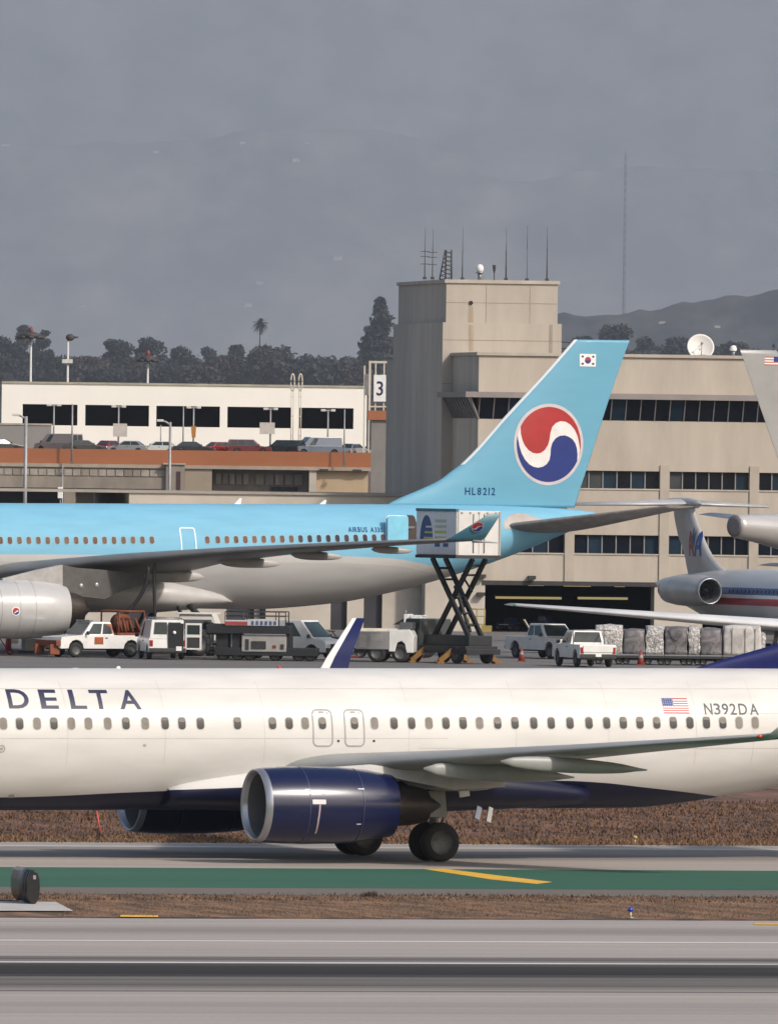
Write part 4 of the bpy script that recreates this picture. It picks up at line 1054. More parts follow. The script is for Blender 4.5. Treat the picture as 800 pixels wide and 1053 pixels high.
# wings
xt, zt2 = cz0(531, 622.3, -16.3)
WSC = [(0, xt+8.9, 7.4, 1.75, .12), (1.6, xt+8.0, 6.6, 1.85, .12), (16.3, xt, 1.7, zt2, .10)]
for sgn in (1, -1):
    wg = wing_mesh(WSC, sgn, 16, .015).build('wing', wtop, rootC)
    MB().sphere((xt-.2, sgn*16.35, zt2), .06, 0, 10, 6).build('navigation_light', mat('lamp_green', (.02, .35, .3), .2, coat=.5), wg)
    for y in (3.2,):
        f = y/16.3; MB().lathe([(0, .02), (-.6, .16), (-2.4, .14), (-3.4, .02)], (xt+8.9-8.9*f-(7.4-5.7*f)*.55, sgn*y, 1.75+(zt2-1.75)*f-.22), 'x', 0, 12).build('flap_fairing', wgrey, wg)
for sgn in (1, -1):
    g = MB(); 
    for dy in (-.3, .3): wheel(g, (15.5, sgn*2.54+dy, .51), .51, .35, n=20)
    g.tube([(15.5, sgn*2.54, .5), (15.6, sgn*2.3, 1.9)], .12, 1); g.build('main_gear', [rubber, steel], rootC)
g = MB(); wheel(g, (37, -.18, .33), .33, .2, n=18); wheel(g, (37, .18, .33), .33, .2, n=18); g.tube([(37, 0, .33), (37.2, 0, 1.8)], .08, 1); g.build('nose_gear', [rubber, steel], rootC)

# ================================================================ tail of a further polished airliner at the right edge
rz = R(42); YD = F/17.4; pD = W(756, 540, YD)
rootD = empty('airliner', (pD.x, YD, 0), rz, 'grey metal airliner tail with small flag on its fin, cut off by the right edge', 'airliner')
Dd = Craft(rootD, (pD.x, YD), rz)
dl_ = lambda px, py, y=0: Dd.loc(px, py, y)
S = []
for px, t, bo, w_ in ((755.3, 529.5, 553, .62), (775, 528.8, 557.5, .8), (800, 528.2, 564.5, 1.05), (850, 528, 580, 1.6), (900, 528, 596, 2.1), (960, 528, 612, 2.45)):
    x, z = dl_(px, t); S.append((x, w_, z, dl_(px, bo)[1]))
S += [(16, 2.5, S[-1][2], S[-1][3]-.25), (38, 2.5, S[-1][2], S[-1][3]-.3), (43, 1.8, S[-1][2]-1, S[-1][3]), (45.5, .1, S[-1][2]-2.6, S[-1][2]-2.9)]
Dd.set_fus(S)
livD = livery('polished_metal_tail', [(-5, (.42, .40, .39)), (0, (.50, .485, .475))], .3, metal=.25, coat=.2, streak=.12)
fu = Dd.build_fus('fuselage', livD, lambda p: p[2]-(Dd.zt(p[0])*.6+Dd.zb(p[0])*.4), .4, 64)
MB().lathe([(S[0][0]+.02, .62), (S[0][0]-.06, .63), (S[0][0]-.08, .40), (S[0][0]-.08, .02)], (0, 0, (S[0][2]+S[0][3])/2), 'x', 0, 24, sq=1.0).build('tail_cone', mat('cone_grey', (.20, .18, .18), .5, .3), rootD)
lv = [(360.5, 760.3, 797), (380, 767, 812), (420, 781, 840), (470, 798.5, 874), (526, 818, 915), (540, 822, 930)]
st = []
for py, a, b in lv:
    xl, z = dl_(b, py-(b-a)*.006); xt_, _ = dl_(a, py); st.append((z, xl, xl-xt_, .32))
_, _, _, _, halfD = fin_fn(st); finD = fin_mesh(st, None, 18, 40).build('tail_fin', mat('fin_metal', (.385, .38, .375), .38, .25, var=.12, scale=.5), rootD)
fsD = fin_surf(halfD, -1); (fx0, fz0), (fx1, fz1) = dl_(782.5, 366.5), dl_(797.5, 376)
ps = []
for k in range(7):
    a = fz0+(fz1-fz0)*k/7; b = fz0+(fz1-fz0)*(k+1)/7; ps.append(([[(fx0, a), (fx1, a), (fx1, b), (fx0, b)]], 0 if k % 2 == 0 else 1, .01))
ps.append(([[(fx1, fz0), (fx1-(fx1-fx0)*.42, fz0), (fx1-(fx1-fx0)*.42, fz0+(fz1-fz0)*4/7), (fx1, fz0+(fz1-fz0)*4/7)]], 2, .02))
decal('national_flag', ps, fsD, [mat('flag_faded', (.45, .17, .12), .5), whitem, bluem], finD, step=.3)
tx, tz = dl_(719, 529, 9.2); rx_, rz_ = dl_(906, 549, 1.0)
for sgn in (1, -1): wing_mesh([(.3, rx_+.5, 5.6, rz_, .10), (9.2, tx+1.8, 1.9, tz, .09)], sgn, 14).build('tailplane', mat('tailplane_metal', ()), rootD)
for sgn in (1, -1):
    wing_mesh([(0, 38, 9, 3.6, .12), (23, 26, 2.4, 4.6, .10)], sgn, 14).build('wing', wgrey, rootD)
    g = MB(); wheel(g, (21, sgn*4.6, .6), .6, .5, n=20); wheel(g, (22.3, sgn*4.6, .6), .6, .5, n=20); g.tube([(21.6, sgn*4.6, .6), (21.6, sgn*4.2, 4)], .2, 1); g.build('main_gear', [rubber, steel], rootD)
g = MB(); wheel(g, (41, 0, .5), .5, .4, n=18); g.tube([(41, 0, .5), (41, 0, 3.4)], .15, 1); g.build('nose_gear', [rubber, steel], rootD)
# ================================================================ concrete office block with tower and hangar doors
class Front(Craft): pass
cream = mat('cream_concrete', (.455, .395, .33), .85, var=.20, scale=.5, detail=10, stretch=(1, 1, .22))
cream2 = mat('tower_concrete', (.455, .40, .34), .85, var=.20, scale=.3, detail=8, stretch=(1, 1, .25))
pale = mat('plaster_pale', (.47, .42, .36), .85, var=.16, scale=.3)
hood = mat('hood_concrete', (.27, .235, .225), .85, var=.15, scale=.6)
capm = mat('parapet_cap', (.44, .39, .335), .8, var=.2, scale=.5)
bglass = mat('tinted_glass', (.006, .009, .016), .15, var=.5, scale=.4, spec=.22)
bglass2 = mat('tinted_glass_blue', (.014, .030, .050), .15, var=.4, scale=.4, spec=.22)
mull = mat('mullion', (.26, .25, .25), .5, .3)
YB = 949.0; rz = R(8); oB = W(455, 600, YB)
rootE = empty('office_building', (oB.x, YB, 0), rz, 'beige concrete airport office block with blank tower, dark window bands and open hangar door', 'building')
E_ = Craft(rootE, (oB.x, YB), rz); le = E_.loc
d0 = -11.7
zg = 0
x573, z291 = le(573.5, 292.5); _, z332 = le(500, 332); xL = 0
x576 = le(576.5, 340)[0]
# tower: upper shaft and slightly wider lower shaft
mb = MB(); mb.b2(0, x573, 0, 21.8, z332-.4, z291); xcut = E_.loc(492, 400, -11.7)[0]; zcut = E_.loc(640, 590, -11.7)[1]; mb.b2(-.25, xcut, -.35, 22.2, 0, z332); mb.b2(xcut+.001, x576, -.35, 22.2, zcut, z332)
mb.build('tower', cream2, rootE)
mb = MB(); mb.b2(-.12, x573+.12, -.12, 21.9, z291, z291+.22); mb.build('tower_cap', capm, rootE)
mb = MB()
for px in (500, 545): x = le(px, 300)[0]; mb.b2(x-.02, x+.02, -.012, .0, z332, z291-.05)
x = le(565.5, 350)[0]; z1, z2 = le(565, 334)[1], le(565, 364)[1]; mb.b2(x-.09, x+.09, -.375, -.34, z2, z1)
for py in (311.5, 350, 395): mb.b2(-.27, x576, -.362, -.34, le(500, py)[1]-.02, le(500, py)[1]+.02) if py > 332 else mb.b2(0, x573, -.012, 0, le(500, py)[1]-.02, le(500, py)[1]+.02)
mb.build('panel_joint', mat('joint_dark', (.30, .255, .21), .9), rootE)
x, z = le(484, 311.5); MB().lathe([(0, .13), (.05, .13), (.04, .02)], (x, -.06, z), 'y', 0, 16).build('drain_hole', dark, rootE)
stain = mat('rust_stain', (.405, .33, .25), .9, var=.4, scale=1, stretch=(1, 1, .1))
zb_ = le(484, 334)[1]; MB().add([(x-.12, -.012, z-.2), (x+.13, -.012, z-.2), (x+.19, -.012, zb_), (x-.17, -.012, zb_)], [(0, 1, 2, 3)]).build('rust_stain', stain, rootE)
zc_ = le(484, 361)[1]; MB().add([(x-.17, -.362, zb_), (x+.19, -.362, zb_), (x+.15, -.362, zc_), (x-.12, -.362, zc_)], [(0, 1, 2, 3)]).build('rust_stain', stain, rootE)
# main wing, front plane at d0
lf = lambda px, py: E_.loc(px, py, d0)
xa = lf(492, 400)[0]; xe = lf(905, 400)[0]
zr = lf(640, 367.3)[1]
h1, h0, w1, w0 = (lf(640, y)[1] for y in (404.8, 410.6, 411, 432.6))
r2t, r2b, r3t, r3b, dt = (lf(640, y)[1] for y in (484.3, 502.4, 550.3, 569.4, 598.5))
mb = MB()
mb.b2(xa, xe, d0, 30, w1, zr)                     # parapet storey
mb.b2(xa, xe, d0+.6, 30, w0, w1)                   # behind the ribbon window
mb.b2(xa, xe, d0, 30, r2t, w0)
mb.b2(xa, xe, d0+.5, 30, r2b, r2t)
mb.b2(xa, xe, d0, 30, r3t, r2b)
mb.b2(xa, xe, d0+.5, 30, r3b, r3t)
mb.b2(xa, xe, d0, 30, dt, r3b)
piers = [lf(p, 540)[0] for p in (495, 585.5, 682.5, 774.5, 866)]
for x in piers:
    for a, b in ((r2b, r2t), (r3b, r3t)): mb.b2(x-.32, x+.32, d0, d0+.5, a, b)
mb.build('wall', cream, rootE)
MB().b2(xa-.15, xe, d0-.15, 30, zr, zr+.2).build('parapet_cap', capm, rootE)
for x in piers[1:]: MB().b2(x-.30, x+.30, d0-.10, d0, dt, r2t+.4).build('pilaster', mat('pilaster_concrete', (.41, .355, .295), .85, var=.15, scale=.4), rootE)
# sloping ribbon window under its hood, wrapping the left corner
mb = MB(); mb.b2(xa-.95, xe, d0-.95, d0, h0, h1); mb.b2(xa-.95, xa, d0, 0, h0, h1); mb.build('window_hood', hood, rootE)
xs = [xa]; px = 489.5
mb = MB(); fr = MB()
k = 0; x = xa
while x < xe-.5:
    x2 = min(xe, x+.935); mi = 1 if (k*7) % 11 in (3, 8) else 0
    mb.add([(x+.03, d0+.02, w0), (x2-.03, d0+.02, w0), (x2-.03, d0-.62, h0-.02), (x+.03, d0-.62, h0-.02)], [(0, 1, 2, 3)], mi)
    fr.bar((x, d0+.0, w0), (x, d0-.66, h0), .07, .06); x = x2; k += 1
y = d0; k = 0
while y < -.5:
    y2 = min(0, y+1.15)
    mb.add([(xa+.02, y+.03, w0), (xa+.02, y2-.03, w0), (xa-.62, y2-.03, h0-.02), (xa-.62, y+.03, h0-.02)], [(0, 1, 2, 3)], k % 2)
    fr.bar((xa, y, w0), (xa-.66, y, h0), .07, .06); y = y2; k += 1
mb.build('ribbon_window', [bglass, bglass2], rootE, fixn=False); fr.bar((xa-.64, d0-.64, h0), (xa, d0, w0), .14, .14); fr.build('glazing_bars', mull, rootE)
# the two lower window rows, one part per bay
rb = random.Random(5)
for (zt_, zb_) in ((r2t, r2b), (r3t, r3b)):
    for i in range(4):
        xl_, xr_ = piers[i]+.32, piers[i+1]-.32; n = 6 if i else 5; g = MB(); f = MB()
        for k in range(n):
            a = xl_+(xr_-xl_)*k/n; b = xl_+(xr_-xl_)*(k+1)/n
            g.b2(a+.02, b-.02, d0+.30, d0+.36, zb_+.03, zt_-.03, rb.choice((0, 0, 0, 1, 1, 2)))
            if k: f.b2(a-.035, a+.035, d0+.22, d0+.30, zb_, zt_)
        w_ = g.build('window', [bglass, bglass2, mat('glass_blind', (.055, .060, .065), .3, var=.3, scale=.8, spec=.2)], rootE); f.build('glazing_bars', mull, w_)
        MB().b2(xl_-.1, xr_+.1, d0-.06, d0+.3, zb_-.09, zb_-.002).build('sill', capm, w_)
# ground floor: hangar opening, piers, second opening further right
hx0, hx1 = lf(498.5, 620)[0], lf(672.5, 620)[0]; x437 = lf(437, 620)[0]; h2a, h2b = lf(722, 620)[0], lf(862, 620)[0]
mb = MB()
MB().b2(x437, xa-.002, d0, d0+1.5, 0, r3t-.6).build('ground_floor_wall', pale, rootE)
for a_, b_ in ((xa, hx0), (hx1, h2a), (h2b, xe)): MB().b2(a_, b_, d0, d0+1.5, 0, dt-.002).build('ground_floor_wall', pale, rootE)

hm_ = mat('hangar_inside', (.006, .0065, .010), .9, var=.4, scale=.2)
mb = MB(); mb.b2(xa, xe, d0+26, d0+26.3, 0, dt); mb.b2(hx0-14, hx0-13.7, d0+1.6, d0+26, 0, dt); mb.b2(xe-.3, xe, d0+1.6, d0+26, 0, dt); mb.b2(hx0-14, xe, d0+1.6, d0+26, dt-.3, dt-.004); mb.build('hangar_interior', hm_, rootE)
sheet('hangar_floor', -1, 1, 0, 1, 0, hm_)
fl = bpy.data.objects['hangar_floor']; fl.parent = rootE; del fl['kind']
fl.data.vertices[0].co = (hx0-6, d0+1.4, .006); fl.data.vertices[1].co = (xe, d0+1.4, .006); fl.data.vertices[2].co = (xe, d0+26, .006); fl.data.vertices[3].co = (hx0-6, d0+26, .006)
MB().b2(hx0-.2, hx1+.2, d0-.05, d0, dt-.28, dt-.003).build('door_track', dsteel, rootE)
for px, py in ((495.3, 592.5), (494.3, 611), (546.5, 594)):
    x, z = lf(px, py); MB().b2(x-.25, x+.2, d0-.5, d0, z-.1, z+.12).build('wall_lamp', dsteel, rootE)
# lit tubes inside the hangar
tube = glow('lamp_tube', (1.0, .80, .36), .32)
for i, (px0, px1, py, dd, lb) in enumerate([(505.5, 517, 599.8, 3, 'short lit tube near the left end of the hangar ceiling'), (543, 559, 600.6, 3, 'middle lit tube at the hangar mouth'), (579.5, 607, 601.3, 3, 'long lit tube at the right of the hangar mouth'),
                                    (509.5, 577, 614, 20, 'longest lit tube deep inside the hangar, left one'), (594, 645, 614.6, 20, 'lit tube deep inside the hangar, right one'), (632, 642, 601.8, 3, 'last short lit tube at the right of the hangar mouth')]):
    a = E_.loc(px0, py, d0+dd); b = E_.loc(px1, py, d0+dd)
    Mw = Matrix.Rotation(rz, 3, 'Z'); c = Mw @ Vector(((a[0]+b[0])/2, d0+dd, a[1])); t = empty('strip_light', (c.x+oB.x, c.y+YB, c.z), rz, lb, 'lamp', 'lit tubes in the hangar')
    l = (b[0]-a[0])/2
    MB().b2(-l, l, -.11, .11, -.10, .05).build('tube', tube, t); MB().b2(-l-.05, l+.05, -.16, .16, .055, .16).build('housing', dsteel, t)
# left wing of the block behind the blue airliner
rootF = empty('terminal_wing', (oB.x, YB, 0), rz, 'long low beige terminal wing running left from the tower behind the blue airliner', 'building')
zf = le(270, 508.5)[1]; zf2 = le(330, 562)[1]
xf0 = le(135, 520)[0]; xff = le(-140, 520)[0]
x437b = E_.loc(436.6, 620, -9.7)[0]
mb = MB(); mb.b2(xf0, -.36, 1.0, 20, 4.3, zf); mb.b2(xff, xf0-.002, 1.4, 20, 4.3, zf-1.0); mb.b2(xff, -.36, -9.7, 20, 3.9, 4.299); mb.b2(-.36, x437b, -9.7, -.4, 3.9, 4.299)
doors = [(340, 357), (374, 393), (233, 262), (120, 160), (40, 76)]
cuts = sorted([(E_.loc(a, 630, -9.7)[0], E_.loc(b, 630, -9.7)[0]) for a, b in doors]); cur = xff
for a, b in cuts: mb.b2(cur, a, -9.7, -9.1, 0, 3.898); cur = b
mb.b2(cur, x437b, -9.7, -9.1, 0, 3.898)
mb.build('wall', pale, rootF)
MB().b2(xff, -.26, .86, 20, zf-1.0+1.002, zf+.14).build('parapet', mat('parapet_grey', (.33, .29, .25), .85, var=.2, scale=.4), rootF)
for a, b in cuts: MB().b2(a, b, -9.3, -9.22, 0, 3.89).build('door', mat('service_door', (.028, .028, .036), .5, var=.4, scale=.6), rootF)
# yellow guard rail left of the hangar door
p = W(490, 648, YB-14); t = empty('guard_rail', (p.x, YB-14, 0), 0, 'yellow tubular guard rail beside the left edge of the hangar door', 'railing')
yrail = mat('safety_yellow', (.30, .23, .06), .5, var=.2); mb = MB()
for x in (-.5, 0, .5): mb.tube([(x, 0, 0), (x, 0, 1.45)], .04)
for z in (.5, 1.0, 1.45): mb.tube([(-.5, 0, z), (.5, 0, z)], .04)
mb.build('rail', yrail, t); MB().b2(.3, .95, -.3, .3, 0, .42).build('kerb_block', yrail, t)

# ---------------------------------------------------------------- on the roofs
def roofpt(px, py, dep): 
    x, z = E_.loc(px, py, dep); v = Matrix.Rotation(rz, 3, 'Z') @ Vector((x, dep, z)); return Vector((v.x+oB.x, v.y+YB, v.z))
ant = mat('antenna_dark', (.045, .043, .045), .6)
zroof = z291+.22
for px, py, r, kind, lb in [(436.5, 256.5, .055, 'whip', 'leftmost whip antenna on the tower roof'), (444.5, 257.5, .055, 'whip', 'second whip antenna from the left on the tower roof'),
                      (475.2, 257, .06, 'whip', 'whip antenna just right of the lattice on the tower roof'), (520, 258, .075, 'whip', 'thick whip antenna right of the white beacon'),
                      (541.5, 256, .03, 'whip', 'faint thin whip antenna between the two thick ones on the right'), (562, 257, .07, 'whip', 'rightmost whip antenna at the tower roof edge')]:
    b = roofpt(px, 290, 1.2); zt_ = roofpt(px, py, 1.2).z; t = empty('whip_antenna', (b.x, b.y, zroof), 0, lb, 'antenna', 'whip antennas on the tower roof'); h = zt_-zroof
    MB().tube([(0, 0, 0), (0, 0, h)], r*.72, 0, 6, r*.5).build('rod', ant, t); MB().tube([(0, 0, h), (0, 0, h*1.75)], .018, 0, 5, .01).build('tip', ant, t)
    mb = MB(); mb.b2(-.12, .12, -.12, .12, 0, .15)
    if px < 450:
        for q in (.5, .75, .92): mb.b2(-.28, .28, -.02, .02, h*q, h*q+.04)
    mb.build('bracket', ant, t)
b = roofpt(458, 290, 1.5); t = empty('lattice_antenna', (b.x, b.y, zroof), 0, 'dark lattice antenna frame on the tower roof, between the whips', 'antenna'); h = roofpt(458, 257, 1.5).z-zroof
mb = MB(); mb.tube([(-.38, 0, 0), (-.05, 0, h)], .045); mb.tube([(.0, 0, 0), (.0, .1, h)], .045); mb.tube([(.38, 0, 0), (.36, 0, h)], .05)
for q in range(7): mb.tube([(-.34+.04*q, 0, h*q/7), (.37, 0, h*(q+.6)/7)], .025, 0, 5); mb.tube([(.37, 0, h*q/7), (-.3+.035*q, 0, h*(q+1)/7)], .025, 0, 5)
mb.build('lattice', ant, t)
b = roofpt(493.2, 290, .8); t = empty('roof_beacon', (b.x, b.y, zroof), 0, 'white rotating beacon on a short post at the tower roof edge', 'beacon')
MB().tube([(0, 0, 0), (0, 0, .45)], .14, 0, 10).build('post', steel, t); MB().sphere((0, 0, .72), .24, 0, 14, 10, (1, 1, 1.2)).build('lamp', whitem, t); MB().lathe([(.42, .26), (.5, .26)], (0, 0, 0), 'z', 0, 14, True).build('collar', steel, t)
b = roofpt(508, 284, .8); t = empty('roof_horn', (b.x, b.y, zroof), 0, 'small dark horn on a thin rod right of the white roof beacon', 'horn')
MB().tube([(0, 0, 0), (0, 0, .5)], .03).build('rod', ant, t); MB().lathe([(0, .03), (.3, .1), (.55, .11)], (0, 0, .42), 'z', 0, 12).build('bell', ant, t)
# satellite dish
b = roofpt(720, 368, 3); zr2 = zr+.2; c = roofpt(720, 356.5, 3)
t = empty('satellite_dish', (b.x, b.y, zr2), 0, 'round white satellite dish on the office roof', 'satellite dish')
rad = 14.0/F*b.y; dm = mat('dish_white', (.66, .64, .61), .5, var=.1)
mb = MB(); rr = []; hh = c.z-zr2
D = Vector((.10, -.93, .35)).normalized(); u = D.cross(Vector((0, 0, 1))).normalized(); v = u.cross(D)
for i in range(9):
    r = rad*max(i, .05)/8; rr.append([Vector((0, 0, hh)) + (u*cos(2*pi*k/32)+v*sin(2*pi*k/32))*r - D*(.30*(1-(i/8)**2)) for k in range(32)])
for i in range(8, -1, -1):
    r = rad*max(i, .05)/8; rr.append([Vector((0, 0, hh)) + (u*cos(2*pi*k/32)+v*sin(2*pi*k/32))*r - D*(.30*(1-(i/8)**2)+.05) for k in range(32)])
mb.rings(rr, 0, True, False); mb.build('reflector', dm, t)
mb = MB(); tip = Vector((0, 0, hh))+D*.62; mb.tube([Vector((0, 0, hh))-v*rad*.9, tip], .025); mb.tube([Vector((0, 0, hh))+v*rad*.2-D*.28, tip], .02); mb.sphere(tip, .09); mb.build('feed_arm', mat('arm_grey', (.25, .24, .23), .5), t)
mb = MB(); mb.tube([(0, .45, 0), Vector((0, 0, hh))-D*.33], .12); mb.b2(-.5, .5, 0, .9, 0, .12); mb.build('mount', steel, t)
b = roofpt(753.5, 366, 2); t = empty('roof_vent', (b.x, b.y, zr2), 0, 'small grey hooded vent pipe on the roof right of the dish', 'vent')
MB().tube([(0, 0, 0), (0, 0, .42)], .12, 0, 10).build('pipe', steel, t); MB().lathe([(.38, .2), (.5, .24), (.7, .16), (.75, .02)], (0, 0, 0), 'z', 0, 14).build('cap', whitem, t)
b = roofpt(580, 366, 4); t = empty('roof_railing', (b.x, b.y, zr2), rz, 'small dark rail frame between tower and blue fin', 'railing')
mb = MB()
for x in (-.3, .3, .9): mb.tube([(x, 0, 0), (x, 0, .8)], .03)
for z in (.4, .8): mb.tube([(-.3, 0, z), (.9, 0, z)], .03)
mb.build('rail', ant, t)

# ================================================================ white parking structure far left
YP = 1760.0; rootG = empty('parking_structure', (0, YP, 0), 0, 'long bright white parking structure with a row of dark openings', 'building')
Pk = Craft(rootG, (0, YP), 0); lp = Pk.loc
wp = mat('white_render', (.90, .86, .79), .8, var=.05, scale=.1)
tilt = lambda px: 0
x0, x1 = lp(2, 430)[0], lp(376.5, 430)[0]
zt_ = lp(190, 396.6)[1]; zo1 = lp(190, 417.6)[1]; zo0 = lp(190, 439)[1]
mb = MB(); mb.b2(x0, x1, 0, .5, zo1, zt_); mb.b2(x0, x1, 0, .5, 5, zo0)
ops = [(23.6, 80), (88, 153.5), (161, 226.3), (234, 299.5), (307.5, 363.5)]
cur = x0
for a, b in ops: mb.b2(cur, lp(a, 428)[0], 0, .5, zo0, zo1); cur = lp(b, 428)[0]
mb.b2(cur, x1, 0, .5, zo0, zo1)
mb.b2(x1-.5, x1, .5, 40, 5, zt_); mb.b2(x0, x0+.5, .5, 40, 5, zt_); mb.b2(x0+.5, x1-.5, 39.5, 40, 5, zt_-.5)
mb.build('facade', wp, rootG)
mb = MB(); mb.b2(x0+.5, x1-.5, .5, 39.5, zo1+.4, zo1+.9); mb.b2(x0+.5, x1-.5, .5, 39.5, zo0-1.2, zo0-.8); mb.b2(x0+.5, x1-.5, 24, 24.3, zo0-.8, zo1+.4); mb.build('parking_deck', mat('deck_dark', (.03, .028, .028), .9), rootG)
MB().b2(x0, x1, -.12, .6, zt_, zt_+.25).build('coping', mat('coping_grey', (.42, .38, .30), .8, var=.3, scale=.5), rootG)
t = empty('grey_block', (lp(18, 450)[0], YP-30, 0), 0, 'plain grey wall block in front of the left end of the white structure', 'building')
xb = (lp(57, 450)[0]-lp(-40, 450)[0])
MB().b2(-xb*.6, xb*.4, 0, 12, 6, W(20, 437, YP-30).z).build('wall', mat('grey_render', (.25, .235, .225), .85, var=.1, scale=.2), t)
MB().b2(-xb*.6-.1, xb*.4+.1, -.1, 12, W(20, 437, YP-30).z, W(20, 437, YP-30).z+.2).build('coping', mat('coping_grey', ()), t)

# ================================================================ elevated roadway with terracotta parapet
YR = 1600.0; rootR = empty('elevated_roadway', (0, YR, 0), 0, 'elevated concrete roadway with long terracotta parapet and panelled bays below', 'building')
Rd = Craft(rootR, (0, YR), 0); lr = Rd.loc
terra = mat('terracotta', (.33, .118, .048), .85, var=.14, scale=.25, stretch=(.3, 1, 1))
conc = mat('old_concrete', (.27, .23, .19), .9, var=.35, scale=.45, detail=9, stretch=(1, 1, .35))
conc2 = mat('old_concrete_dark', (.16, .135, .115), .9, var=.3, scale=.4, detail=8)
tan = mat('tan_wall', (.45, .335, .215), .85, var=.1, scale=.3); tan2 = mat('tan_wall_dull', (.30, .245, .185), .85, var=.15, scale=.3)
xl_, xr_ = lr(-150, 480)[0], lr(382, 480)[0]
zp = lr(200, 463.2)[1]; zp0 = lr(200, 478.4)[1]
MB().b2(xl_, xr_, 0, .5, zp0, zp).build('parapet', terra, rootR)
MB().b2(xl_, xr_, -.25, 8, zp0-.38, zp0-.002).build('slab_edge', mat('slab_pale', (.36, .30, .235), .85, var=.2, scale=.5), rootR)
zd = zp-.50
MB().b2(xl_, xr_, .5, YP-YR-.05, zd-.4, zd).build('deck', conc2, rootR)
X = lambda px: lr(px, 495)[0]; Z = lambda py: lr(200, py+1.0)[1]
mb = MB(); mb.b2(xl_, X(190), .0, 1.2, Z(490.5), zp0-.382)
r8 = random.Random(8)
for i in range(34):
    a = X(190)-.15-i*.92; mb.b2(a-.80, a, -.10, 0, Z(489.5), zp0-.6, r8.choice((0, 1, 2, 1)))
mb.build('panelled_beam', [conc, mat('panel_light', (.34, .30, .255), .9, var=.3, scale=.8), mat('panel_dark', (.20, .17, .145), .9, var=.3, scale=.8)], rootR)
MB().b2(xl_, X(190), -.35, 1.2, Z(502.5), Z(490.6)).build('lower_beam', conc, rootR)
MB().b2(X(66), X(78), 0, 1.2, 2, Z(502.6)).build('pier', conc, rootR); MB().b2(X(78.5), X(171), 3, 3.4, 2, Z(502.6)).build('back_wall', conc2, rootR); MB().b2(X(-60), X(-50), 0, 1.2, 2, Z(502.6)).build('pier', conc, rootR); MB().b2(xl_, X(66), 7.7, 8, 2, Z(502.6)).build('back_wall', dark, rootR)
MB().b2(X(171), X(190.2), -.8, 1.2, 2, Z(477)).build('stair_tower', conc, rootR)
zz = Z(484); MB().b2(X(181.5), X(186), -.84, -.78, 4, zz).build('doorway', mat('door_maroon', (.05, .022, .022), .7), rootR)
MB().b2(X(168), X(191), -1.0, 1.3, Z(477), Z(475.6)).build('stair_roof', capm, rootR)
MB().b2(X(190.3), X(218), 0, 1.2, 2, zp0-.382).build('tan_wall', tan2, rootR)
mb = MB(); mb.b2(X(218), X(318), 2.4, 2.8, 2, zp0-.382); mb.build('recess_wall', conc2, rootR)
for k, (a, b) in enumerate(((221, 256.5), (262, 312))):
    mb = MB(); n = 5
    for i in range(n):
        p, q = X(a+(b-a)*i/n), X(a+(b-a)*(i+1)/n); mb.b2(p+.1, q-.1, 2.2, 2.4, Z(496.5), Z(485.5), i % 2)
    mb.build('shutter', [conc, mat('shutter_grey', (.19, .175, .165), .8, var=.2)], rootR)
MB().b2(X(279), X(306), 2.1, 2.42, Z(506.5), Z(498.5)).build('dark_opening', dark, rootR)
MB().b2(X(318), X(325.5), 0, 1.2, 2, zp0-.382).build('pale_pier', pale, rootR)
MB().b2(X(325.6), X(378.5), .6, 1.2, 2, zp0-.382).build('tan_wall', tan, rootR)
for px in (333, 367): MB().b2(X(px-4.5), X(px+4.5), -.3, .6, Z(481.6), Z(479.6)).build('light_fixture', dsteel, rootR)
# tall grey pier under the number sign
t = empty('sign_tower', (0, 1560, 0), 0, 'grey concrete tower with terracotta collar carrying the number sign, left of the tower block', 'building')
Tn = Craft(t, (0, 1560), 0); ln = Tn.loc
a, b = ln(381.5, 470)[0], ln(420, 470)[0]
MB().b2(a, b, 0, 6, 0, ln(390, 432)[1]).build('shaft', mat('grey_shaft', (.22, .20, .185), .85, var=.15, scale=.4), t)
MB().b2(ln(378.3, 427)[0], b+.2, -.3, 6.2, ln(390, 431.9)[1], ln(390, 422.3)[1]).build('collar', terra, t)
zc_ = ln(390, 422.3)[1]
o = W(390.5, 400, 1561); t = empty('number_sign', (o.x, 1561, zc_), 0, 'white sign with a black 3 in a cream tubular frame on the terracotta collar', 'sign')
S_ = 1561/F; hgt = ln(390, 373.5)[1]-zc_; crm = mat('frame_cream', (.56, .50, .41), .6)
mb = MB(); hw = 10.3*S_
for x in (-hw, hw): mb.b2(x-.11, x+.11, -.11, .11, 0, hgt)
mb.b2(-hw-.11, hw+.11, -.11, .11, hgt, hgt+.24); mb.b2(-hw+.11, hw-.11, -.08, .08, .35, .5)
for x in (-hw*.42, hw*.42): mb.b2(x-.07, x+.07, -.07, .07, 0, hgt)
mb.build('frame', crm, t)
p0, p1 = 9.3*S_, 36.8*S_
pn = MB().b2(-6.3*S_, 6.3*S_, -.32, -.12, p0, p1).build('panel', whitem, t, .03)
lettering('numeral', [('3', -3.3*S_, 3.5*S_, p0+6.2*S_, p1-6.5*S_)], lambda x, z, l=0: Vector((x, -.33-l, z)), inkb, pn, .004, .012, 0)
o = W(376.5, 440, 1600); t = empty('number_sign', (o.x, 1602, zd), 0, 'narrow grey sign seen edge on, just left of the white number sign', 'sign')
hgt = W(376, 376, 1602).z-zd
mb = MB(); mb.b2(-.32, -.16, -.1, .1, 0, hgt); mb.b2(.22, .36, -.1, .1, 0, hgt-.8); mb.build('post', crm, t)
MB().b2(-.14, .48, -.2, -.11, hgt-3.2, hgt-.9).build('panel', mat('sign_grey', (.20, .19, .20), .6, var=.3, scale=2), t)
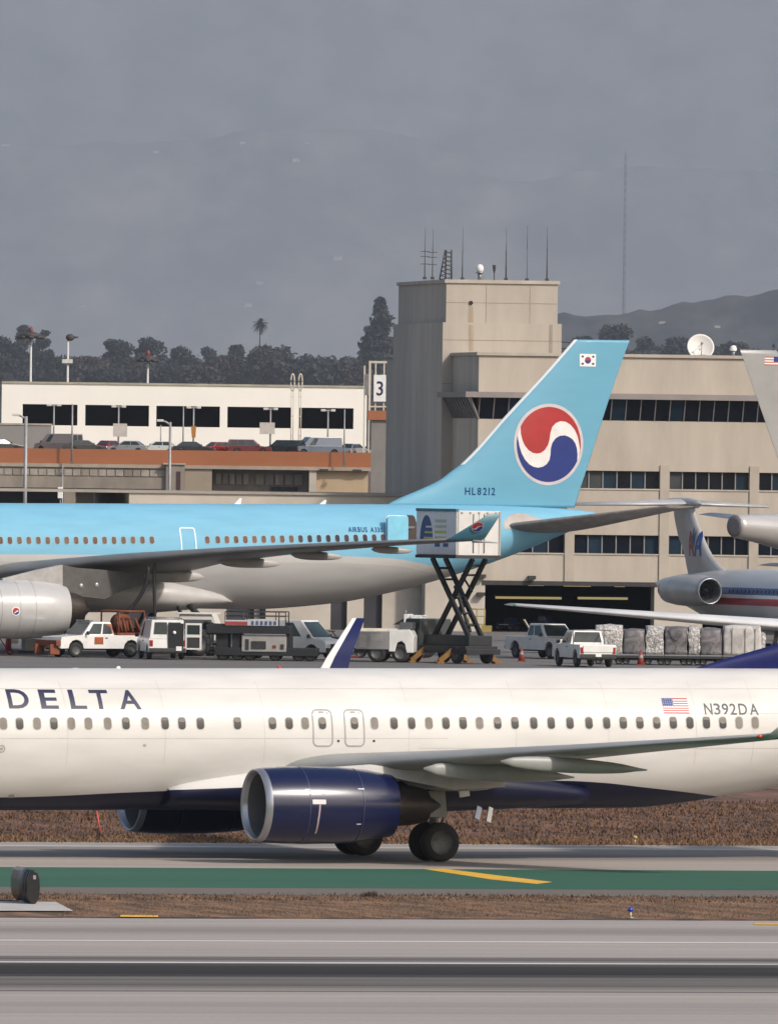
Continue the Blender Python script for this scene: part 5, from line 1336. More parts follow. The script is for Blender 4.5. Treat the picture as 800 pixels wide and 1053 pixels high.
# twin lamp hoops
for px, lb in ((300.3, 'left one of the twin cream lamp hoops in front of the white structure'), (308.3, 'right one of the twin cream lamp hoops in front of the white structure')):
    o = W(px, 450, 1740); t = empty('lamp_hoop', (o.x, 1740, zd), 0, lb, 'lamp post', 'twin lamp hoops'); S_ = 1740/F; zt2 = W(px, 384.5, 1740).z-zd; zb2 = W(px, 402, 1740).z-zd
    mb = MB(); c = (zt2+zb2)/2; hr = (zt2-zb2)/2; pts = [(1.9*S_*cos(2*pi*i/28), 0, c+hr*sin(2*pi*i/28)) for i in range(29)]; mb.tube(pts, .10, 0, 6); mb.build('hoop', crm, t)
    mb = MB(); mb.tube([(-.12, 0, 0), (-.12, 0, zb2+.3)], .06, 0, 6); mb.tube([(.12, 0, 0), (.12, 0, zb2+.3)], .06, 0, 6)
    for q in (.3, .6, .9): mb.b2(-.15, .15, -.05, .05, zb2*q, zb2*q+.1)
    mb.build('post', crm, t)

# ================================================================ lamp posts
pole = mat('pole_grey', (.33, .32, .32), .5, .3, var=.15); headm = mat('lamp_head', (.62, .59, .55), .5); brn = mat('head_brown', (.055, .045, .045), .7)
def post(px, pyt, Y, zbase, kind, label, r=.11, extra=None):
    o = W(px, pyt, Y); t = empty('lamp_post', (o.x, Y, zbase), 0, label, 'lamp post', 'lamp posts around the roadway'); S_ = Y/F; h = o.z-zbase
    MB().tube([(0, 0, 0), (0, 0, h)], r, 0, 8, r*.75).build('pole', pole, t)
    MB().b2(-r*2, r*2, -r*2, r*2, 0, .3).build('base_plate', conc2, t)
    if kind == 'double':
        MB().b2(-6*S_, 6*S_, -.08, .08, h-.1, h+.08).build('arm', pole, t)
        for s in (-1, 1): MB().box((s*5.2*S_, 0, h), (4.6*S_, .5, .26), 0).build('lamp_head', headm, t, .06)
    elif kind == 'left':
        MB().tube([(0, 0, h-.25), (-.4, 0, h), (-8*S_, 0, h+.1)], .09, 0, 8).build('arm', pole, t); MB().box((-10.5*S_, 0, h+.12), (7*S_, .5, .22)).build('lamp_head', headm, t, .06)
    if extra == 'white': MB().b2(-5.5*S_, 9*S_, -.25, -.12, h-31*S_, h-17.5*S_).build('sign_panel', mat('panel_grey', (.52, .47, .43), .6, var=.15), t)
    if extra == 'white_left': MB().b2(-11*S_, 4.5*S_, -.25, -.12, h-26*S_, h-14*S_).build('sign_panel', mat('panel_grey', ()), t)
    if extra == 'orange':
        MB().add([(-2.6*S_, -.15, h-19*S_), (2.8*S_, -.15, h-19*S_), (2.2*S_, -.15, h-31*S_), (-1.6*S_, -.15, h-31*S_), (-2.6*S_, -.10, h-19*S_), (2.8*S_, -.10, h-19*S_), (2.2*S_, -.10, h-31*S_), (-1.6*S_, -.10, h-31*S_)],
            [(0, 1, 2, 3), (7, 6, 5, 4), (0, 4, 5, 1), (1, 5, 6, 2), (2, 6, 7, 3), (3, 7, 4, 0)]).build('banner', mat('banner_orange', (.40, .17, .03), .7, var=.2), t)
    return t
post(56, 416.5, 1645, zd, 'double', 'double headed lamp post at the left, in front of the first dark opening')
post(75, 415.5, 1598.6, W(75, 477, 1598).z, 'plain', 'thin grey pole standing on the roadway edge near the left double lamp')
post(122.5, 418, 1645, zd, 'double', 'double headed lamp post with a pale square sign on it', extra='white')
post(199.5, 419, 1645, zd, 'double', 'double headed lamp post with an orange banner', extra='orange')
post(189, 418, 1660, zd, 'plain', 'thin pole just left of the orange banner lamp post', .09)
post(165.7, 437, 1650, zd, 'plain', 'short thin pole behind the curved arm lamp', .08)
post(278.5, 420.5, 1645, zd, 'double', 'double headed lamp post with a pale sign on its left side', extra='white_left')
post(337.5, 422, 1645, zd, 'double', 'double headed lamp post left of the number sign, without any sign')
post(354.5, 421, 1598.6, W(354, 480, 1598).z, 'plain', 'thin pole on the roadway edge left of the number sign', .09)
post(27.3, 428, 1280, 0, 'left', 'tall thick grey lamp post with an arm to the left, near the left edge', .19)
post(175.5, 434, 1330, 0, 'left', 'grey lamp post with curved arm to the left, in front of the stair tower', .15)
post(65, 478, 1450, 0, 'plain', 'dark thin pole below the terracotta parapet, near a white light box', .08, None)
# high masts
for px, py, kind, lb in ((32.5, 346, 'wide', 'high mast with wide brown lamp ring and red top light'), (70.5, 347, 'side', 'plain high mast with a single dark lamp to the right'), (152.5, 370, 'wide', 'shorter high mast with brown lamp cluster and red light')):
    Y = 1850; o = W(px, py, Y); t = empty('high_mast', (o.x, Y, 0), 0, lb, 'lamp post', 'high masts behind the white structure'); S_ = Y/F; h = o.z
    MB().tube([(0, 0, 0), (0, 0, h)], .22, 0, 8, .12).build('pole', headm, t)
    if kind == 'wide':
        k = .8 if px > 100 else 1
        mb = MB(); mb.lathe([(-.25, .5), (-.1, 1.25*k), (.25, 1.3*k), (.55, .5)], (0, 0, h), 'z', 0, 16, True)
        for i in range(8): a = 2*pi*i/8; mb.sphere((1.35*k*cos(a), 1.0*sin(a), h-.1), .42*k, 0, 10, 6, (1, 1, .6))
        mb.build('lamp_ring', brn, t)
        MB().lathe([(.4, .26), (1.0, .24), (1.25, .05)], (0, 0, h), 'z', 0, 12, True).build('warning_light', mat('light_red', (.22, .05, .045), .6), t)
    else:
        MB().sphere((.25, 0, h), .55, 0, 12, 8, (1, .8, .8)).build('lamp_head', brn, t); MB().tube([(.4, 0, h), (1.3, 0, h+.05)], .2, 0, 8, .08).build('arm', brn, t)
        MB().b2(-.7, .6, -.4, .4, h-3.2, h-2.7).build('platform', headm, t)
o = W(62.5, 505, 1440); t = empty('light_box', (o.x, 1440, o.z-.7), 0, 'small white light box hanging beside the dark pole below the roadway', 'light box')
MB().b2(-.25, .25, -.2, .2, 0, 1.1).build('case', whitem, t, .05); MB().tube([(0, 0, -(o.z-.7)), (0, 0, 0)], .05).build('post', pole, t)
# ================================================================ road vehicles
carglass = mat('car_glass', (.030, .042, .044), .08, var=.3, scale=3); bump_ = mat('bumper_dark', (.035, .034, .034), .6, var=.2)  # blue-green of reflections is put into the glass base colour
chrome = mat('bright_trim', (.55, .55, .56), .2, .8); tail = mat('tail_lamp', (.30, .015, .015), .25); head = mat('head_lamp', (.60, .60, .58), .15)
vwhite = mat('van_white', (.76, .745, .72), .35, coat=.4, var=.12, scale=1.2)
def arches(L, z0, ztop_pts, wb, r):
    """closed side profile of a lower body with two wheel arches; ztop_pts from front to rear"""
    pts = [(L/2, z0)]+ztop_pts+[(-L/2, z0)]
    for cx in (-wb/2, wb/2):
        for i in range(7):
            a = pi-pi*i/6; pts.append((cx+r*cos(a), z0+r*sin(a)))
    return pts
def vehicle(name, label, cat, loc, rz, paint, kind, group=None, k=1.0, wheels=True, detail=True):
    t = empty(name, loc, rz, label, cat, group)
    D = dict(sedan=(4.6, 1.8, 2.7, .33, .30, [(2.3, .62), (2.22, .76), (1.0, .96), (-1.55, 1.0), (-2.22, .95), (-2.3, .6)], (1.05, -1.85, .86), (.25, -1.15, .66), .96, 1.45),
             suv=(4.7, 1.9, 2.8, .38, .38, [(2.35, .75), (2.28, .95), (1.15, 1.08), (-2.3, 1.08), (-2.35, .6)], (1.2, -2.3, .92), (.45, -2.1, .74), 1.06, 1.75),
             van=(5.4, 2.0, 3.5, .37, .40, [(2.7, .8), (2.6, 1.02), (1.85, 1.16), (-2.66, 1.16), (-2.7, .6)], (1.9, -2.68, .98), (1.0, -2.62, .86), 1.14, 2.12),
             pickup=(5.5, 2.0, 3.5, .41, .48, [(2.75, .82), (2.68, 1.1), (1.35, 1.2), (-.72, 1.22), (-.74, 1.20), (-2.72, 1.20), (-2.75, .75)], (1.35, -.70, .96), (.65, -.55, .78), 1.20, 1.92))[kind]
    L, Wd, wb, wr, z0, top, gb, gr, zb_, zr = D
    pts = arches(L, z0, [(x, z) for x, z in top], wb, wr*1.18)
    mb = MB(); mb.prism(pts, -Wd/2, Wd/2); body = mb.build('body', paint, t, .045*k)
    a = (gb[1], gb[0], -gb[2]*Wd/2, gb[2]*Wd/2); b = (gr[1], gr[0], -gr[2]*Wd/2, gr[2]*Wd/2)
    MB().frustum(a, b, zb_-.05, zr).build('roof', paint, t, .05)
    MB().b2(-L/2+.1, L/2-.1, -Wd*.36, Wd*.36, z0-.08, z0+.3).build('underbody', bump_, t)
    def quad(c, u0, u1, v0, v1, off):
        c = [Vector(p) for p in c]; n = (c[1]-c[0]).cross(c[3]-c[0]).normalized()
        P = lambda u, v: (c[0]*(1-u)+c[1]*u)*(1-v)+(c[3]*(1-u)+c[2]*u)*v+n*off
        return [P(u0, v0), P(u1, v0), P(u1, v1), P(u0, v1)]
    zg_ = zb_; fz = lambda q, z: q
    cs = {}
    for sgn, nm in ((1, 'l'), (-1, 'r')):
        c = [(a[1], sgn*a[3], zb_), (a[0], sgn*a[3], zb_), (b[0], sgn*b[3], zr), (b[1], sgn*b[3], zr)]
        if sgn < 0: c = [c[1], c[0], c[3], c[2]]
        cs[nm] = c
    sp = {'sedan': ((.10, .52), (.55, .92)), 'suv': ((.10, .40), (.43, .68), (.71, .95)), 'van': ((.16, .30),), 'pickup': ((.14, .56), (.62, .92))}[kind]
    for nm in 'lr':
        for u0, u1 in sp:
            if nm == 'r': u0, u1 = 1-u1, 1-u0
            q = quad(cs[nm], u0, u1, .10, .86, .012); MB().add(q, [(0, 1, 2, 3)]).build('side_window', carglass, t, fixn=False)
    fr = [(a[1], a[2], zb_), (a[1], a[3], zb_), (b[1], b[3], zr), (b[1], b[2], zr)]; MB().add(quad(fr, .06, .94, .08, .90, .012), [(0, 1, 2, 3)]).build('windshield', carglass, t, fixn=False)
    re = [(a[0], a[3], zb_), (a[0], a[2], zb_), (b[0], b[2], zr), (b[0], b[3], zr)]
    rw = ((.10, .48), (.52, .90)) if kind == 'van' else ((.08, .92),)
    for u0, u1 in rw: MB().add(quad(re, u0, u1, .14 if kind != 'van' else .22, .88, .012), [(0, 1, 2, 3)]).build('rear_window', carglass, t, fixn=False)
    for sx in (1, -1):
        for sy in (1, -1):
            mb = MB(); wheel(mb, (sx*wb/2, sy*(Wd/2-.13), wr), wr, .24, n=20); mb.build('wheel', [rubber, rimm], t)
    if detail:
        z = top[0][1]-.08
        for sy in (1, -1):
            MB().b2(L/2-.03, L/2+.02, sy*Wd*.36-.17, sy*Wd*.36+.17, z-.06, z+.12).build('headlight', head, t, .02)
            MB().b2(-L/2-.02, -L/2+.03, sy*Wd*.44-.09, sy*Wd*.44+.09, z-.02, z+(.32 if kind != 'sedan' else .16)).build('tail_light', tail, t, .015)
            MB().box((gb[0]-.25, sy*(Wd/2+.12), zb_+.12), (.10, .22, .20)).build('mirror', bump_, t, .03)
            MB().b2(-.25, -.08, sy*Wd/2-.005, sy*Wd/2+.025, zb_-.17, zb_-.12).build('door_handle', bump_, t)
        MB().b2(L/2-.04, L/2+.10, -Wd*.49, Wd*.49, z0+.02, z0+.24).build('bumper', chrome if kind == 'pickup' else bump_, t, .03)
        MB().b2(-L/2-.10, -L/2+.04, -Wd*.49, Wd*.49, z0+.02, z0+.22).build('bumper', bump_ if kind != 'pickup' else bump_, t, .03)
        MB().b2(L/2-.03, L/2+.015, -Wd*.26, Wd*.26, z-.08, z+.13).build('grille', dark, t)
    return t
# cars parked on the roadway deck
cc = dict(dgrey=(.035, .035, .038), white=(.62, .61, .6), red=(.26, .015, .018), dred=(.11, .012, .014), silver=(.34, .34, .35), black=(.015, .015, .017), blue=(.10, .13, .18), sand=(.36, .27, .24))
def pc(n): return mat('car_paint_'+n, cc[n], .28, .25 if n == 'silver' else 0, coat=.6, var=.06)
for i, (px, dy, col, kd, ang, lb) in enumerate([
    (2, 3.0, 'dgrey', 'sedan', 20, 'dark grey saloon cut off by the left edge, parked above the terracotta parapet'),
    (61, 5.2, 'sand', 'van', 140, 'pale pinkish van behind the dark grey car on the roadway'),
    (88, 2.6, 'dgrey', 'sedan', 10, 'dark grey saloon beside the pale van on the roadway'),
    (114, 6.0, 'red', 'sedan', 60, 'small red car right of the dark grey saloon, left of the lamp with square sign'),
    (131, 3.0, 'silver', 'sedan', 170, 'silver grey saloon directly under the lamp with square sign'),
    (163, 3.4, 'white', 'sedan', 176, 'white car with dark windows left of the orange banner'),
    (199, 2.4, 'black', 'sedan', 5, 'low black car under the orange banner, only its roof showing'),
    (229, 5.0, 'red', 'sedan', 35, 'bright red saloon with grey windows right of the orange banner'),
    (256, 2.6, 'dred', 'suv', 8, 'dark red wagon touching the bright red saloon'),
    (291, 3.2, 'black', 'suv', 150, 'tall black wagon right of the lamp with pale side sign'),
    (307, 6.5, 'silver', 'suv', 150, 'silver wagon half hidden behind the tall black one'),
    (325, 3.2, 'blue', 'van', 200, 'blue grey van right of the black wagon'),
    (364, 5.0, 'silver', 'sedan', 60, 'lone silver car at the right end of the roadway')]):
    o = W(px, 470, YR+dy); z = {'sedan': .42, 'suv': .12, 'van': -.10}[kd]
    vehicle('parked_car', lb, 'car', (o.x, YR+dy, zd), R(ang), pc(col), kd, 'cars parked along the roadway')

def gp(px, py): p = G(px, py); return (p.x, p.y, 0)
# vehicle with orange fuelling gear under the wing
orange = mat('safety_orange', (.36, .085, .025), .5, var=.25, scale=2); orange2 = mat('rust_orange', (.20, .055, .022), .7, var=.35, scale=2)
t = vehicle('hydrant_truck', 'white fuelling pickup with orange front frame and orange hose gear, beside the grey engine', 'truck', gp(97, 675.8), pi+R(33), vwhite, 'pickup', k=1.2)
mb = MB(); mb.b2(2.75, 3.05, -1.05, 1.05, .62, .92); mb.b2(2.7, 3.3, .7, .85, .15, .7); mb.b2(2.7, 3.3, -.85, -.7, .15, .7); mb.build('front_frame', orange2, t, .02)
mb = MB(); mb.b2(-2.7, -.9, -.95, .95, 1.2, 1.34); mb.lathe([(-.35, .5), (.35, .5)], (-1.7, 0, 1.85), 'y', 0, 18, True)
for x in (-2.6, -1.0): mb.tube([(x, -.9, 1.2), (x, -.9, 2.5), (x, .9, 2.5), (x, .9, 1.2)], .06)
mb.tube([(-2.6, .9, 2.5), (-1, .9, 2.5)], .06); mb.tube([(-2.6, -.9, 2.5), (-1, -.9, 2.5)], .06)
for k in range(4): mb.tube([(-2.4+.4*k, .5, 1.3), (-2.2+.4*k, .7, 2.1), (-2.4+.45*k, .8, 1.4)], .08)
mb.build('hose_rig', orange2, t)
MB().b2(.05, .60, -1.022, -1.004, .72, 1.10).build('door_badge', orange, t); MB().b2(.05, .60, 1.004, 1.022, .72, 1.10).build('door_badge', orange, t)
MB().add([(-.06, .925, 1.30), (-.62, .935, 1.30), (-.58, .83, 1.80), (-.06, .82, 1.80)], [(0, 1, 2, 3)]).build('orange_screen', orange, t)
MB().b2(.5, .75, -.7, .7, 1.93, 2.02).build('light_bar', steel, t)
# fuel hoses down from the wing
hosem = mat('hose_black', (.014, .013, .013), .6)
for a, lb, kx in (((153, 583), 'black fuel hose hanging in a curve from the wing to the orange gear', 1), ((159, 579), 'black fuel hose hanging straight down beside the white van', 0)):
    Y = 806; p = W(*a, Y); q = W(126 if kx else 160, 634 if kx else 640, Y)
    t = MB(); n = 14
    t.tube([(p.x+(q.x-p.x)*((i/n)**2.2), Y, p.z+(q.z-p.z)*(i/n)) for i in range(n+1)], .10 if kx else .085, 0, 8)
    tag(t.build('fuel_hose', hosem), lb, 'hose')
# white van seen from behind, one rear door open
t = vehicle('service_van', 'white van seen from behind with its right rear door swung open', 'van', gp(166, 677.5), R(98), vwhite, 'van')
MB().b2(-2.735, -2.70, -.86, -.02, .55, 1.95).build('load_opening', dark, t)
dr = MB().b2(-.025, .025, -.88, 0, 0, 1.42).build('rear_door', vwhite, t, .02); dr.location = (-2.72, -.95, .55); dr.rotation_euler = (0, 0, R(-12))
MB().b2(-.04, -.026, -.78, -.10, .82, 1.32).build('window', carglass, dr); MB().b2(-.04, -.026, -.78, -.10, .10, .66).build('inner_panel', bump_, dr)
MB().sphere((-2.76, -.35, 1.45), .10, 0, 10, 8).build('work_lamp', whitem, t)
mb = MB()
for y in (-.8, 0, .8): mb.tube([(-2.4, y, 2.22), (.8, y, 2.22)], .03)
for x in (-2.3, -.8, .7): mb.tube([(x, -.8, 2.22), (x, .8, 2.22)], .03); mb.tube([(x, -.8, 2.05), (x, -.8, 2.22)], .03); mb.tube([(x, .8, 2.05), (x, .8, 2.22)], .03)
mb.build('roof_rack', steel, t); MB().b2(-2.83, -2.79, -.75, -.45, .48, .72).build('tail_badge', whitem, t)
# small white ground support cab with yellow band
p = W(204, 671, 816); t = empty('ground_power_cart', (p.x, 816, 0), R(-6), 'white ground support cart with window band and yellow stripe, right of the open van', 'cart')
MB().frustum((-1.05, 1.05, -.8, .8), (-.98, .98, -.75, .75), .35, 2.25).build('body', vwhite, t, .06)
MB().b2(-.82, .82, -.83, -.79, 1.45, 1.98).build('window', mat('cab_glass_grey', (.12, .12, .13), .15), t); MB().b2(-1.0, 1.0, -.83, -.80, 1.12, 1.33).build('stripe', mat('stripe_yellow', (.42, .31, .04), .5, var=.4, scale=3), t)
MB().b2(-.2, .25, -.84, -.80, .75, 1.0).build('vent', dark, t); MB().b2(-1.1, 1.1, -.86, .86, 2.26, 2.36).build('roof', whitem, t, .03)
for x in (-.7, .7):
    for y in (-.7, .7): mb = MB(); wheel(mb, (x, y, .3), .3, .2, n=16); mb.build('wheel', [rubber, rimm], t)
# dark cargo loader with grey engine box
p = W(268, 677, 801); S_ = 801/F
t = empty('cargo_loader', (p.x, 801, 0), R(-3), 'dark cargo loader with grey engine box, railings and striped side board', 'loader')
lx = lambda px: (px-268)*S_; lz = lambda py: (677-py)*S_
ldk = mat('loader_dark', (.013, .014, .017), .6, var=.4, scale=1.5); lgr = mat('loader_grey', (.33, .315, .30), .5, var=.15)
MB().b2(lx(222), lx(327), -1.3, 1.3, lz(672), lz(664)).build('chassis', ldk, t, .03)
mb = MB(); mb.b2(lx(214), lx(300), -1.5, 1.5, lz(649.5), lz(641.5)); mb.b2(lx(214), lx(232), -1.4, 1.4, lz(651), lz(640)); mb.build('bridge_deck', ldk, t, .03)
mb = MB(); mb.b2(lx(224), lx(236), -1.2, 1.2, lz(672), lz(648)); mb.b2(lx(240), lx(249), -1.2, 1.2, lz(668), lz(649)); mb.b2(lx(295), lx(300), -1.2, 1.2, lz(668), lz(648)); mb.build('lift_post', ldk, t)
b = MB().b2(lx(250), lx(296), -1.36, -.2, lz(668), lz(650.5)).build('engine_box', lgr, t, .05)
MB().b2(lx(260), lx(275), -1.40, -1.362, lz(665), lz(657)).build('grille', dsteel, b); MB().b2(lx(254), lx(257.5), -1.40, -1.362, lz(666), lz(655)).build('grille', dsteel, b)
MB().b2(lx(290), lx(293.5), -1.40, -1.362, lz(665), lz(660)).build('grille', dsteel, b); MB().b2(lx(282), lx(285.5), -1.39, -1.362, lz(664), lz(661)).build('marker', mat('marker_dark_red', (.2, .03, .03), .5), b)
bd = MB().b2(lx(233), lx(287), -1.55, -1.50, lz(641), lz(635.5)).build('side_board', mat('board_white', (.50, .50, .52), .5), t)
MB().b2(lx(233), lx(256), -1.575, -1.552, lz(640.5), lz(637)).build('red_panel', mat('board_red', (.34, .05, .045), .5), bd)
mb = MB()
for i in range(6): mb.b2(lx(260+i*4.6), lx(262.6+i*4.6), -1.575, -1.552, lz(640.2), lz(636.4))
mb.build('blue_lettering', mat('board_blue', (.06, .10, .20), .5), bd)
mb = MB()
for px in (233, 252, 285, 295): mb.tube([(lx(px), -1.45, lz(642)), (lx(px), -1.45, lz(627))], .03); mb.tube([(lx(px), 1.45, lz(642)), (lx(px), 1.45, lz(627))], .03)
for y in (-1.45, 1.45):
    for py in (627, 631.5): mb.tube([(lx(233), y, lz(py)), (lx(295), y, lz(py))], .025)
mb.build('railing', mat('rail_dark', (.05, .045, .04), .6), t)
mb = MB()
for px in (214, 218, 221): mb.tube([(lx(px), -1.4, 0.2), (lx(px), -1.4, lz(641))], .04)
for q in range(5): mb.tube([(lx(214), -1.4, .4+.4*q), (lx(221), -1.4, .4+.4*q)], .03)
mb.build('ladder', ldk, t)
for px in (230, 245, 258, 284, 308, 320):
    for y in (-1.05, 1.05): mb = MB(); wheel(mb, (lx(px), y, .33), .33, .3, n=18); mb.build('wheel', [rubber, rimm], t)
# white van behind the loader
p = W(302, 664, 808); vehicle('service_van', 'white van behind the dark loader, its windscreen and bonnet facing right', 'van', (p.x, 808, .0), R(-32), vwhite, 'van')
# dark baggage tractor
t = empty('baggage_tractor', gp(338, 671.5), R(-20), 'small dark baggage tractor right of the loader, seen beside the blue winglet', 'tractor')
mb = MB(); mb.prism([(1.2, .35), (1.2, .85), (.35, .95), (.2, .6), (-.35, .6), (-.4, .95), (-1.2, .95), (-1.2, .35)], -.62, .62); mb.build('body', mat('tractor_grey', (.09, .085, .085), .5, var=.3), t, .04)
MB().b2(-.55, -.05, -.5, .5, .75, .9).build('seat', dark, t, .03); MB().b2(-.6, -.5, -.5, .5, .8, 1.25).build('backrest', dark, t, .03)
mb = MB(); mb.tube([(.35, .2, .95), (.12, .2, 1.2)], .03); mb.lathe([(-.02, .2), (.02, .2)], (.1, .2, 1.22), 'z', 0, 16, True); mb.build('steering_wheel', dark, t)
for x in (-.75, .8):
    for y in (-.55, .55): mb = MB(); wheel(mb, (x, y, .36), .36, .22, n=18); mb.build('wheel', [rubber, rimm], t)
# grey and white equipment truck
p = W(398, 679, 801); S_ = 801/F; t = empty('equipment_truck', (p.x, 801, 0), R(-8), 'grey and white equipment truck with big wheels, right of the blue winglet', 'truck')
lx = lambda px: (px-398)*S_; lz = lambda py: (679-py)*S_
MB().b2(lx(368), lx(402), -1.1, 1.1, lz(666), lz(648)).build('grey_body', mat('truck_grey', (.27, .26, .255), .5, var=.15), t, .04)
mb = MB(); mb.prism([(lx(402.5), lz(668)), (lx(402.5), lz(646)), (lx(424), lz(645)), (lx(428), lz(652)), (lx(428), lz(669)), (lx(421), lz(669)), (lx(419), lz(660)), (lx(415.5), lz(657)), (lx(411), lz(659)), (lx(409), lz(668))], -1.08, 1.08); mb.build('cab', vwhite, t, .04)
MB().b2(lx(413), lx(426), -.95, .95, lz(645), lz(638)).build('cab_window', mat('cab_glass_grey', ()), t, .03)
mb = MB(); mb.b2(lx(383), lx(396), -1.115, -1.10, lz(657), lz(650)); mb.b2(lx(372), lx(379), -1.115, -1.10, lz(664), lz(651)); mb.build('hatch', lgr, t)
MB().b2(lx(366), lx(428), -.9, .9, lz(670), lz(665)).build('chassis', ldk, t)
for px in (390, 414.5):
    for y in (-.85, .85): mb = MB(); wheel(mb, (lx(px), y, .50), .50, .42, n=22); mb.build('wheel', [rubber, rimm], t)
MB().b2(lx(362), lx(371), -1.0, -.9, lz(674.5), lz(673)).build('tow_bar', mat('tow_red', (.35, .05, .03), .5), t)
# cream covered cart and white cab behind
p = W(388, 665, 816); t = empty('covered_cart', (p.x, 816, 0), R(-4), 'long cream covered baggage cart standing behind the grey equipment truck', 'cart')
MB().frustum((-1.2, 1.2, -.8, .8), (-1.12, 1.12, -.62, .62), .6, 1.62).build('cover', mat('canvas_cream', (.60, .54, .44), .8, var=.2, scale=2, bump=.4), t, .12); MB().b2(-1.3, 1.3, -.8, .8, .42, .598).build('bed', steel, t)
for x in (-.9, .9):
    for y in (-.7, .7): mb = MB(); wheel(mb, (x, y, .22), .22, .16, n=14); mb.build('wheel', [rubber, rimm], t)
p = W(429, 668, 818); S_ = 818/F; t = empty('lift_truck', (p.x, 818, 0), R(-10), 'white lift truck with boxy upper cab behind the catering truck', 'truck')
lx = lambda px: (px-429)*S_; lz = lambda py: (668-py)*S_
MB().b2(lx(413), lx(442), -1, 1, lz(660), lz(645)).build('body', vwhite, t, .05); mb = MB(); mb.b2(lx(417), lx(422), -.8, .8, lz(640), lz(623)); mb.b2(lx(424), lx(436), -.8, .8, lz(640), lz(624)); mb.b2(lx(415), lx(440), -.9, .9, lz(644.8), lz(638)); mb.build('upper_cab', vwhite, t, .04)
mb = MB(); mb.add([(lx(406), -.82, lz(634)), (lx(417), -.82, lz(634)), (lx(417), -.82, lz(627.5)), (lx(406), .82, lz(634)), (lx(417), .82, lz(634)), (lx(417), .82, lz(627.5))], [(0, 1, 2), (5, 4, 3), (0, 3, 4, 1), (1, 4, 5, 2), (2, 5, 3, 0)]); mb.build('visor', ldk, t)
mb = MB(); mb.tube([(lx(419), -.7, lz(624)), (lx(419), -.7, lz(619))], .03); mb.tube([(lx(436), -.7, lz(640)), (lx(436), -.7, lz(624))], .04); mb.tube([(lx(440), -.7, lz(640)), (lx(440), -.7, lz(625)), (lx(426), -.7, lz(625))], .03); mb.build('rail', steel, t)
for x in (lx(418), lx(437)):
    for y in (-.8, .8): mb = MB(); wheel(mb, (x, y, .42), .42, .3, n=18); mb.build('wheel', [rubber, rimm], t)

# ================================================================ catering high loader
p = W(470, 682, 800); S_ = 800/F; ang = R(90+34)
t = empty('catering_truck', (p.x, 800, 0), ang, 'scissor lift catering truck with its white box raised to the blue airliner', 'truck')
zz = lambda py: H-(unroll(470, py)[1]-HOR)*S_
zbx0, zbx1 = zz(573), zz(525); bw, bl_ = 2.85, 3.75
boxm = mat('box_white', (.62, .60, .575), .45, var=.10, scale=1); boxs = mat('box_pale', (.70, .72, .74), .45, var=.12, scale=1); teal = mat('teal_trim', (.05, .16, .19), .5, var=.2)  # box_pale: side white made lighter and bluer, standing in for sky fill
MB().b2(-bl_/2, bl_/2, -bw/2, bw/2, zbx0+.12, zbx1).build('box', boxm, t, .03)
bx = t.children[-1]
MB().b2(-bl_/2-.03, bl_/2+.03, bw/2-.0, bw/2+.035, zbx0+.15, zbx1-.02).build('side_panel', boxs, bx)
MB().b2(-bl_/2-.05, bl_/2+.05, bw/2-.1, bw/2+.08, zbx1-.05, zbx1+.10).build('top_rail', teal, bx)
MB().b2(-bl_/2-.05, bl_/2+.05, -bw/2-.05, bw/2+.08, zbx0-.05, zbx0+.118).build('floor_frame', dsteel, bx)
# rear face details: door joint, lock rods, hinges
mb = MB(); X_ = -bl_/2
for y in (-.02, ): mb.b2(X_-.015, X_-.001, y-.015, y+.015, zbx0+.2, zbx1-.1)
for y in (-.35, .35): mb.tube([(X_-.05, y, zbx0+.25), (X_-.05, y, zbx1-.15)], .025)
for y in (-bw/2+.06, bw/2-.06): mb.b2(X_-.04, X_-.001, y-.06, y+.06, zbx0+.13, zbx1-.03)
for q in range(5): mb.b2(X_-.06, X_-.001, -1.1+.55*q-.05, -1.1+.55*q+.05, zbx1-.14, zbx1-.07)
mb.build('door_fittings', mat('fitting_grey', (.33, .32, .31), .5), bx)
# company mark on the side: blue half oval with pale yellow bars, beside green bars
sf = lambda x, z, l=0: Vector((x, bw/2+.035+l, z))
zc = (zbx0+zbx1)/2+.05; ox = .95; ps = [([[(ox+.62*cos(a), zc-.5+1.45*sin(a)) for a in [pi*i/24 for i in range(25)]]], 0, .006)]
for i, zq in enumerate((-.28, .02, .32)): ps.append(([[(ox-.60, zc+zq-.05), (ox+.25-.1*i, zc+zq-.05), (ox+.25-.1*i, zc+zq+.05), (ox-.60, zc+zq+.05)]], 1 if i < 2 else 2, .012))
for i in range(4): ps.append(([[(ox-1.9, zc+.65-.3*i-.09), (ox-.8, zc+.65-.3*i-.09), (ox-.8, zc+.65-.3*i+.07), (ox-1.9, zc+.65-.3*i+.07)]], (3, 3, 1, 3)[i], .006))
ps.append(([[(ox-1.3, zc-.75), (ox-.8, zc-.75), (ox-.8, zc-.5), (ox-1.3, zc-.5)]], 0, .006)); ps.append(([[(ox-2.1, zc-.75), (ox-1.6, zc-.75), (ox-1.6, zc-.55), (ox-2.1, zc-.55)]], 0, .006))
decal('company_mark', ps, sf, [mat('mark_blue', (.03, .07, .22), .5), mat('mark_yellow', (.50, .47, .10), .5), mat('mark_pale', (.62, .62, .55), .5), mat('mark_green', (.46, .48, .38), .5)], bx, step=0)
